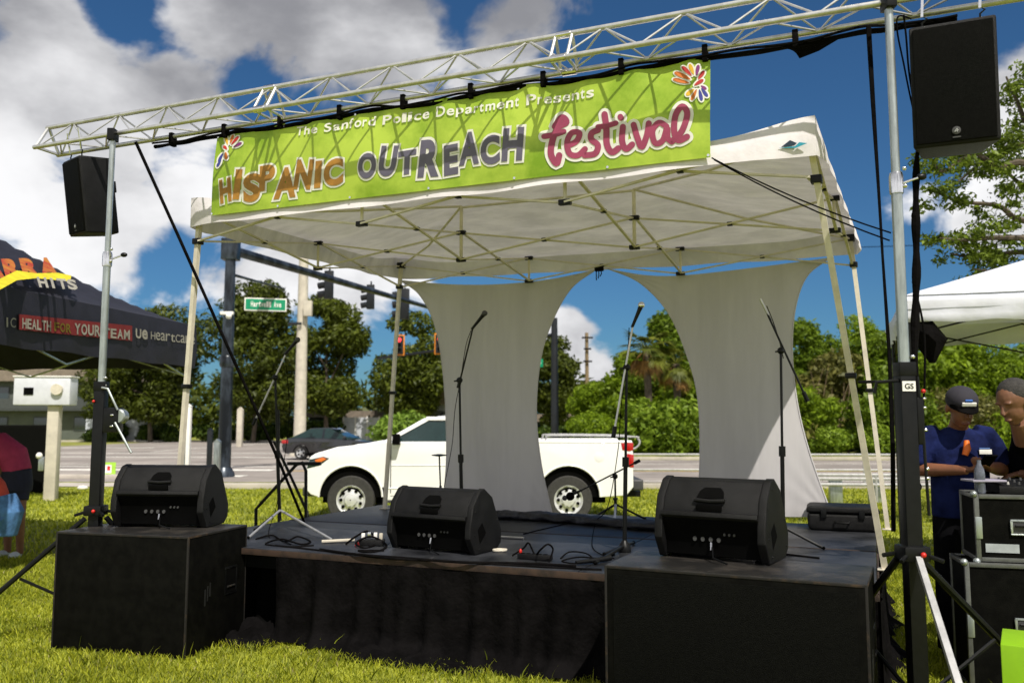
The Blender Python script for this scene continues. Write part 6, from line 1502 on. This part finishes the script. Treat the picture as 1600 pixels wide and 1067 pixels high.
def bush(label, px, Y, pw, pyt, m, n, leaf, seed, nm='bush', nb=16, group=None):
    c = PY(px, 690, Y); z1 = PY(px, pyt, Y).z; w = pw / FPX * Y; t = thing(nm, label, 'bush', (c.x, Y, 0), 0, group)
    r = min(w * .24, z1 * .42); rn = random.Random(seed); bs_ = []
    for k in range(nb):
        x = (rn.random() - .5) * (w - r); edge = 1 - (abs(x) / (w / 2)) ** 2 * .45; z = r * .5 + (z1 - r * 1.2) * rn.random() * edge
        rr = r * rn.uniform(.65, 1.2); bs_.append((x, rn.uniform(-.3, .3) * min(w, 5), z, rr, rr, rr * .8))
    leaf_mesh('foliage', LM[m], t, bs_, n, leaf); MB().tube([(0, 0, 0), (.1, 0, z1 * .6)], [.07, .03], 7).build('stem', M['bark'], t); return t
bush('bright yellow-green shrub behind the truck roof', 638, 66, 100, 640, 'bright', 3500, .22, 8)
bush('clipped dark hedge right of the pleated panel above the truck bed', 868, 60, 80, 660, 'hedge', 4500, .2, 9, 'hedge')
bush('dark hedge on the far verge left of the signal mast', 255, 76, 220, 660, 'hedge', 5000, .26, 10, 'hedge')
bush('dark hedge on the far verge behind the sedan', 450, 77, 150, 648, 'hedge', 4500, .26, 11, 'hedge')
bush('rounded green shrub left of the wooden pole', 920, 58, 60, 640, 'jungle', 3500, .2, 12)
bush('bright green thicket right of the wooden pole above the truck bed', 960, 54, 80, 605, 'jungle', 6000, .2, 13)
# jungle along the far side of the road: individual trees and shrubs
G2 = 'trees of the thicket across the road'
T_ = [(935, 58, 70, 600, 'jungle', 4500), (985, 56, 90, 560, 'jungle', 8000), (1045, 55, 110, 498, 'jungle2', 11000), (1085, 53, 100, 560, 'jungle', 9000), (1150, 54, 120, 530, 'jungle2', 5000),
      (1215, 55, 110, 520, 'jungle2', 7000), (1268, 52, 110, 506, 'jungle2', 11000), (1300, 50, 110, 560, 'olivey', 9000), (1345, 53, 120, 498, 'jungle', 12000), (1395, 50, 110, 525, 'jungle2', 10000), (1440, 49, 120, 560, 'jungle', 11000), (1500, 50, 130, 535, 'jungle', 12000), (1560, 49, 130, 545, 'jungle', 12000), (1630, 50, 150, 530, 'jungle2', 9000)]
NAMES = ['low leafy tree beside the wooden pole', 'loose green tree left of the palm', 'tall dark tree behind the palm right side', 'dense green tree touching the left edge of the sunlit panel', 'dark tree hidden behind the middle of the second panel',
         'dark tree just behind the right edge of the second panel', 'tall dark tree right of the second panel', 'dry olive tree with bare twigs right of the second panel', 'tallest bright tree behind the leaning canopy legs', 'dark tree behind the right tower mast',
         'bright green tree behind the black cable bundle', 'bright green tree behind the cap of the man in navy', 'bright green tree between the two men', 'dark tree at the right edge behind the leaning man']
for k, (px, Y, pw, pyt, m_, n_) in enumerate(T_):
    tree(NAMES[k], px, Y, int(pw * 1.3), pyt - 6, 700, m_, int(n_ * (2.6, 1.5, 2.0, 1.2)[k % 4]), (.12, .19, .15, .22)[k % 4], 30 + k, 30, group=G2, trunk=.14)
B_ = [(960, 47, 110, 640), (1030, 46, 130, 615), (1090, 45, 130, 655), (1150, 46, 120, 660), (1215, 46, 120, 650), (1262, 45.5, 100, 600), (1325, 45, 150, 655), (1385, 45, 110, 590), (1450, 45, 150, 640), (1520, 45, 130, 600), (1590, 45, 150, 640), (1660, 46, 120, 600)]
BN = ['by the truck tail', 'below the palm', 'left of the sunlit panel', 'hidden mostly by the second panel', 'at the right edge of the second panel', 'behind the short handrail left end', 'behind the leaning front canopy leg', 'behind the right tower', 'behind the cable bundle', 'behind the man in navy', 'between the two men', 'at the far right edge']
for k, (px, Y, pw, pyt) in enumerate(B_):
    bush('green roadside bush ' + BN[k], px, Y, pw, pyt, ('jungle', 'bright2', 'jungle2', 'jungle', 'olivey')[k % 5], (11000, 6000, 9000)[k % 3], (.11, .18, .14)[k % 3], 60 + k, 'bush', 20, 'bushes at the foot of the thicket')
# far woods closing the horizon
fw = []
for k in range(150):
    x = -150 + k * 2.1; h = 7.5 + 3 * noise.noise(Vector((k * .3, 0, 0))); fw.append((x, 118 + (k % 5) * 2, h * .5, 3.2, 2.5, h * .62))
o = leaf_mesh('far_woods', LM['oak'], None, fw, 42000, .6); o['kind'] = 'stuff'; o['label'] = 'far line of dark woods along the horizon'
# bare twigs in the dry tree
tw = thing('bare_twigs', 'pale leafless branches sticking out of the olive tree right of the second panel', 'dead branches', (PY(1300, 690, 48.6).x, 48.6, 0), 0)
rn = random.Random(4)
for k in range(9):
    x = rn.uniform(-1.2, 1.2); z = rn.uniform(2.6, 3.6); MB().tube([(x * .4, 0, 1.2), (x, -.2, z), (x + rn.uniform(-.7, .7), -.3, z + rn.uniform(.8, 2.0))], [.03, .02, .008], 6).build('branch', M['pole_wood'], tw)
# palm
def palm(label, px, Y, pyt, r, nf, seed):
    c = PY(px, 690, Y); z = PY(px, pyt, Y).z - r * .75; t = thing('palm_tree', label, 'palm tree', (c.x, Y, 0), 0); rn = random.Random(seed)
    MB().tube([(0, 0, 0), (.1, 0, z * .5), (0, 0, z)], [.26, .2, .24], 12).build('trunk', M['bark'], t)
    mbs = {0: MB(), 1: MB()}
    for k in range(nf):
        a_ = 2 * pi * k / nf + rn.uniform(-.2, .2); el_ = rn.uniform(-.7, 1.25); ln = r * rn.uniform(.8, 1.1); dead = el_ < -.35
        P = []
        for i in range(9):
            s_ = i / 8; e_ = el_ - s_ * 1.1; 
            if i == 0: q = Vector((0, 0, z))
            else: q = P[-1] + Vector((cos(a_) * cos(e_), sin(a_) * cos(e_), sin(e_))) * ln / 8
            P.append(q)
        mb = mbs[1 if dead else 0]; mb.tube(P[:6], .025, 4)
        h = P[4]
        for i in range(26):
            f_ = (i / 25 - .5) * 2.6; base_d = (P[5] - P[3]).normalized(); sd = base_d.cross(Vector((0, 0, 1))).normalized(); d_ = (base_d * cos(f_) + sd * sin(f_)).normalized(); L_ = ln * .55 * (1 - .25 * abs(f_) / 1.3)
            w_ = base_d.cross(d_).normalized().cross(d_) * .035; tip = h + d_ * L_ - Vector((0, 0, L_ * .35 * rn.random() + .05)); md = h + d_ * L_ * .5
            mb.add([h, md + w_, tip, md - w_], [(0, 1, 2, 3)])
    mbs[0].build('fronds', LM['palm'], t, smooth=False)
    if mbs[1].f: mbs[1].build('dead_fronds', mat('dead_frond', (.28, .15, .04), .8, var=.3), t, smooth=False)
    return t
palm('cabbage palm with rusty lower fronds between the two fabric panels', 1012, 49, 508, 1.9, 34, 3)
palm('smaller cabbage palm partly hidden by the left edge of the second panel', 1058, 50, 535, 1.7, 30, 5)
# near tree at the right edge: branches reaching in from outside the frame
t = thing('near_tree', 'leafy tree with long thin branches reaching in from the right edge above the white tent', 'tree', (8.6 + 2.6, 12.5, 0), 0)
base = Vector((11.2, 12.5, 0)); rn = random.Random(11)
MB().tube([(0, 0, 0), (-.2, .1, 2.5), (-.5, 0, 5.0), (-.4, 0, 7.5)], [.30, .24, .18, .10], 12).build('trunk', M['bark'], t)
br_ = [[(1700, 330), (1600, 345), (1560, 322), (1500, 315), (1462, 300)], [(1680, 300), (1600, 255), (1560, 262), (1520, 240), (1475, 268), (1456, 250)], [(1700, 380), (1600, 372), (1540, 372), (1500, 375), (1468, 372)], [(1700, 420), (1610, 395), (1560, 398), (1520, 402), (1484, 396)],
       [(1680, 260), (1610, 200), (1590, 160), (1572, 120)], [(1690, 230), (1620, 170), (1600, 130)], [(1640, 220), (1600, 225), (1570, 232), (1530, 258), (1490, 290)], [(1700, 440), (1610, 420), (1560, 425), (1520, 420)], [(1720, 330), (1620, 300), (1585, 280), (1560, 250)]]
bl2 = []
for k, P_ in enumerate(br_):
    Yb = 12.5 + rn.uniform(-.8, .6); pts = smoothpts([PY(x, y, Yb) - base for x, y in P_], 5)
    pts = [Vector((-.4, 0, max(2.5, pts[0].z - .5)))] + pts
    MB().tube(pts, [.05 * (1 - i / len(pts)) + .010 for i in range(len(pts))], 7).build('limb', M['bark'], t)
    for i in range(6, len(pts)):
        for _ in range(2 if i > 9 else 1):
            o_ = Vector((rn.gauss(0, .12), rn.gauss(0, .16), rn.gauss(.02, .09))); q = pts[i] + o_; rr = rn.uniform(.07, .19)
            if rn.random() < .72: bl2.append((q.x, q.y, q.z, rr * 1.3, rr, rr * .7))
            MB
for k in range(26):
    q = PY(rn.uniform(1575, 1760), rn.uniform(95, 430), 12.5) - base; rr = rn.uniform(.15, .32); bl2.append((q.x, q.y + rn.uniform(-.5, .5), q.z, rr, rr, rr * .8))
for k in range(26):
    bl2.append((rn.uniform(-1.6, 2.2), rn.uniform(-1.5, 1.5), rn.uniform(4.5, 8), .5, .5, .4))
leaf_mesh('crown', LM['near'], t, bl2, 26000, .042, shell=.1)
# ---------------------------------------------------------------- grass blades near the camera
a_sub = sub2.location
def blades(n, x0, x1, y0, y1, seed, hmin, hmax, wd):
    g = np.random.default_rng(seed); x = g.uniform(x0, x1, n * 3); y = y0 + (y1 - y0) * g.random(n * 3) ** 1.2
    px = 800 + FPX * x / np.maximum(y, .1); keep = (px > -120) & (px < 1720); x, y = x[keep], y[keep]
    for (ox, oy, rz_, w_, d_) in ((SO.x, SO.y, R0, SLN, SDP), (sub1.location.x, sub1.location.y, rz1, w1, .76), (a_sub.x, a_sub.y, rz2, 1.42, .62), (fc2.location.x, fc2.location.y, rad(-15), 1.25, .42)):
        lx = (x - ox) * cos(rz_) + (y - oy) * sin(rz_); ly = -(x - ox) * sin(rz_) + (y - oy) * cos(rz_); k_ = ~((lx > 0) & (lx < w_) & (ly > .02) & (ly < d_)); x, y = x[k_], y[k_]
    x, y = x[:n], y[:n]; n = len(x)
    cl = .5 + .5 * np.sin(x * 3.1 + 1.3 * np.sin(y * 2.3)) * np.sin(y * 2.7 + 1.1 * np.sin(x * 1.9)); cl2 = .5 + .5 * np.sin(x * 11 + y * 3) * np.sin(y * 13 - x * 4)
    h = (hmin + (hmax - hmin) * g.random(n)) * (.65 + .5 * cl + .35 * cl2); a = g.uniform(0, 2 * np.pi, n); ln = g.uniform(.2, 1.1, n) * h; w = wd * (.6 + .8 * g.random(n)) * (1 + y * .05)
    dx, dy = np.cos(a), np.sin(a); b = g.uniform(0, np.pi, n); wx, wy = np.cos(b) * w, np.sin(b) * w; z = np.zeros(n)
    V = np.stack([np.stack([x - wx, y - wy, z], 1), np.stack([x + wx, y + wy, z], 1), np.stack([x + dx * ln * .4 + wx * .7, y + dy * ln * .4 + wy * .7, h * .6], 1), np.stack([x + dx * ln, y + dy * ln, h], 1), np.stack([x + dx * ln * .4 - wx * .7, y + dy * ln * .4 - wy * .7, h * .6], 1)], 1).reshape(-1, 3)
    me = bpy.data.meshes.new('grass'); me.vertices.add(len(V)); me.vertices.foreach_set('co', V.ravel()); me.loops.add(5 * n); me.loops.foreach_set('vertex_index', np.arange(5 * n)); me.polygons.add(n); me.polygons.foreach_set('loop_start', np.arange(n) * 5); me.polygons.foreach_set('loop_total', np.full(n, 5)); me.update()
    me.materials.append(M['blade']); o = bpy.data.objects.new('grass', me); COL.objects.link(o); o['kind'] = 'stuff'; o['label'] = 'mown green grass'; return o
blades(170000, -8, 6, 3.6, 11, 1, .018, .05, .0032)
blades(60000, -16, 14, 10.5, 22, 2, .03, .07, .007)
dry_ = M['blade']; M['blade'] = mat('dead_blade', (.30, .24, .10), .8, var=.3, trans=.3, col2=(.42, .36, .18), island=True)
blades(9000, -8, 6, 3.6, 12, 8, .012, .04, .003)
M['blade'] = dry_
blades(260, -5, 4, 4.4, 7.5, 3, .08, .15, .003)
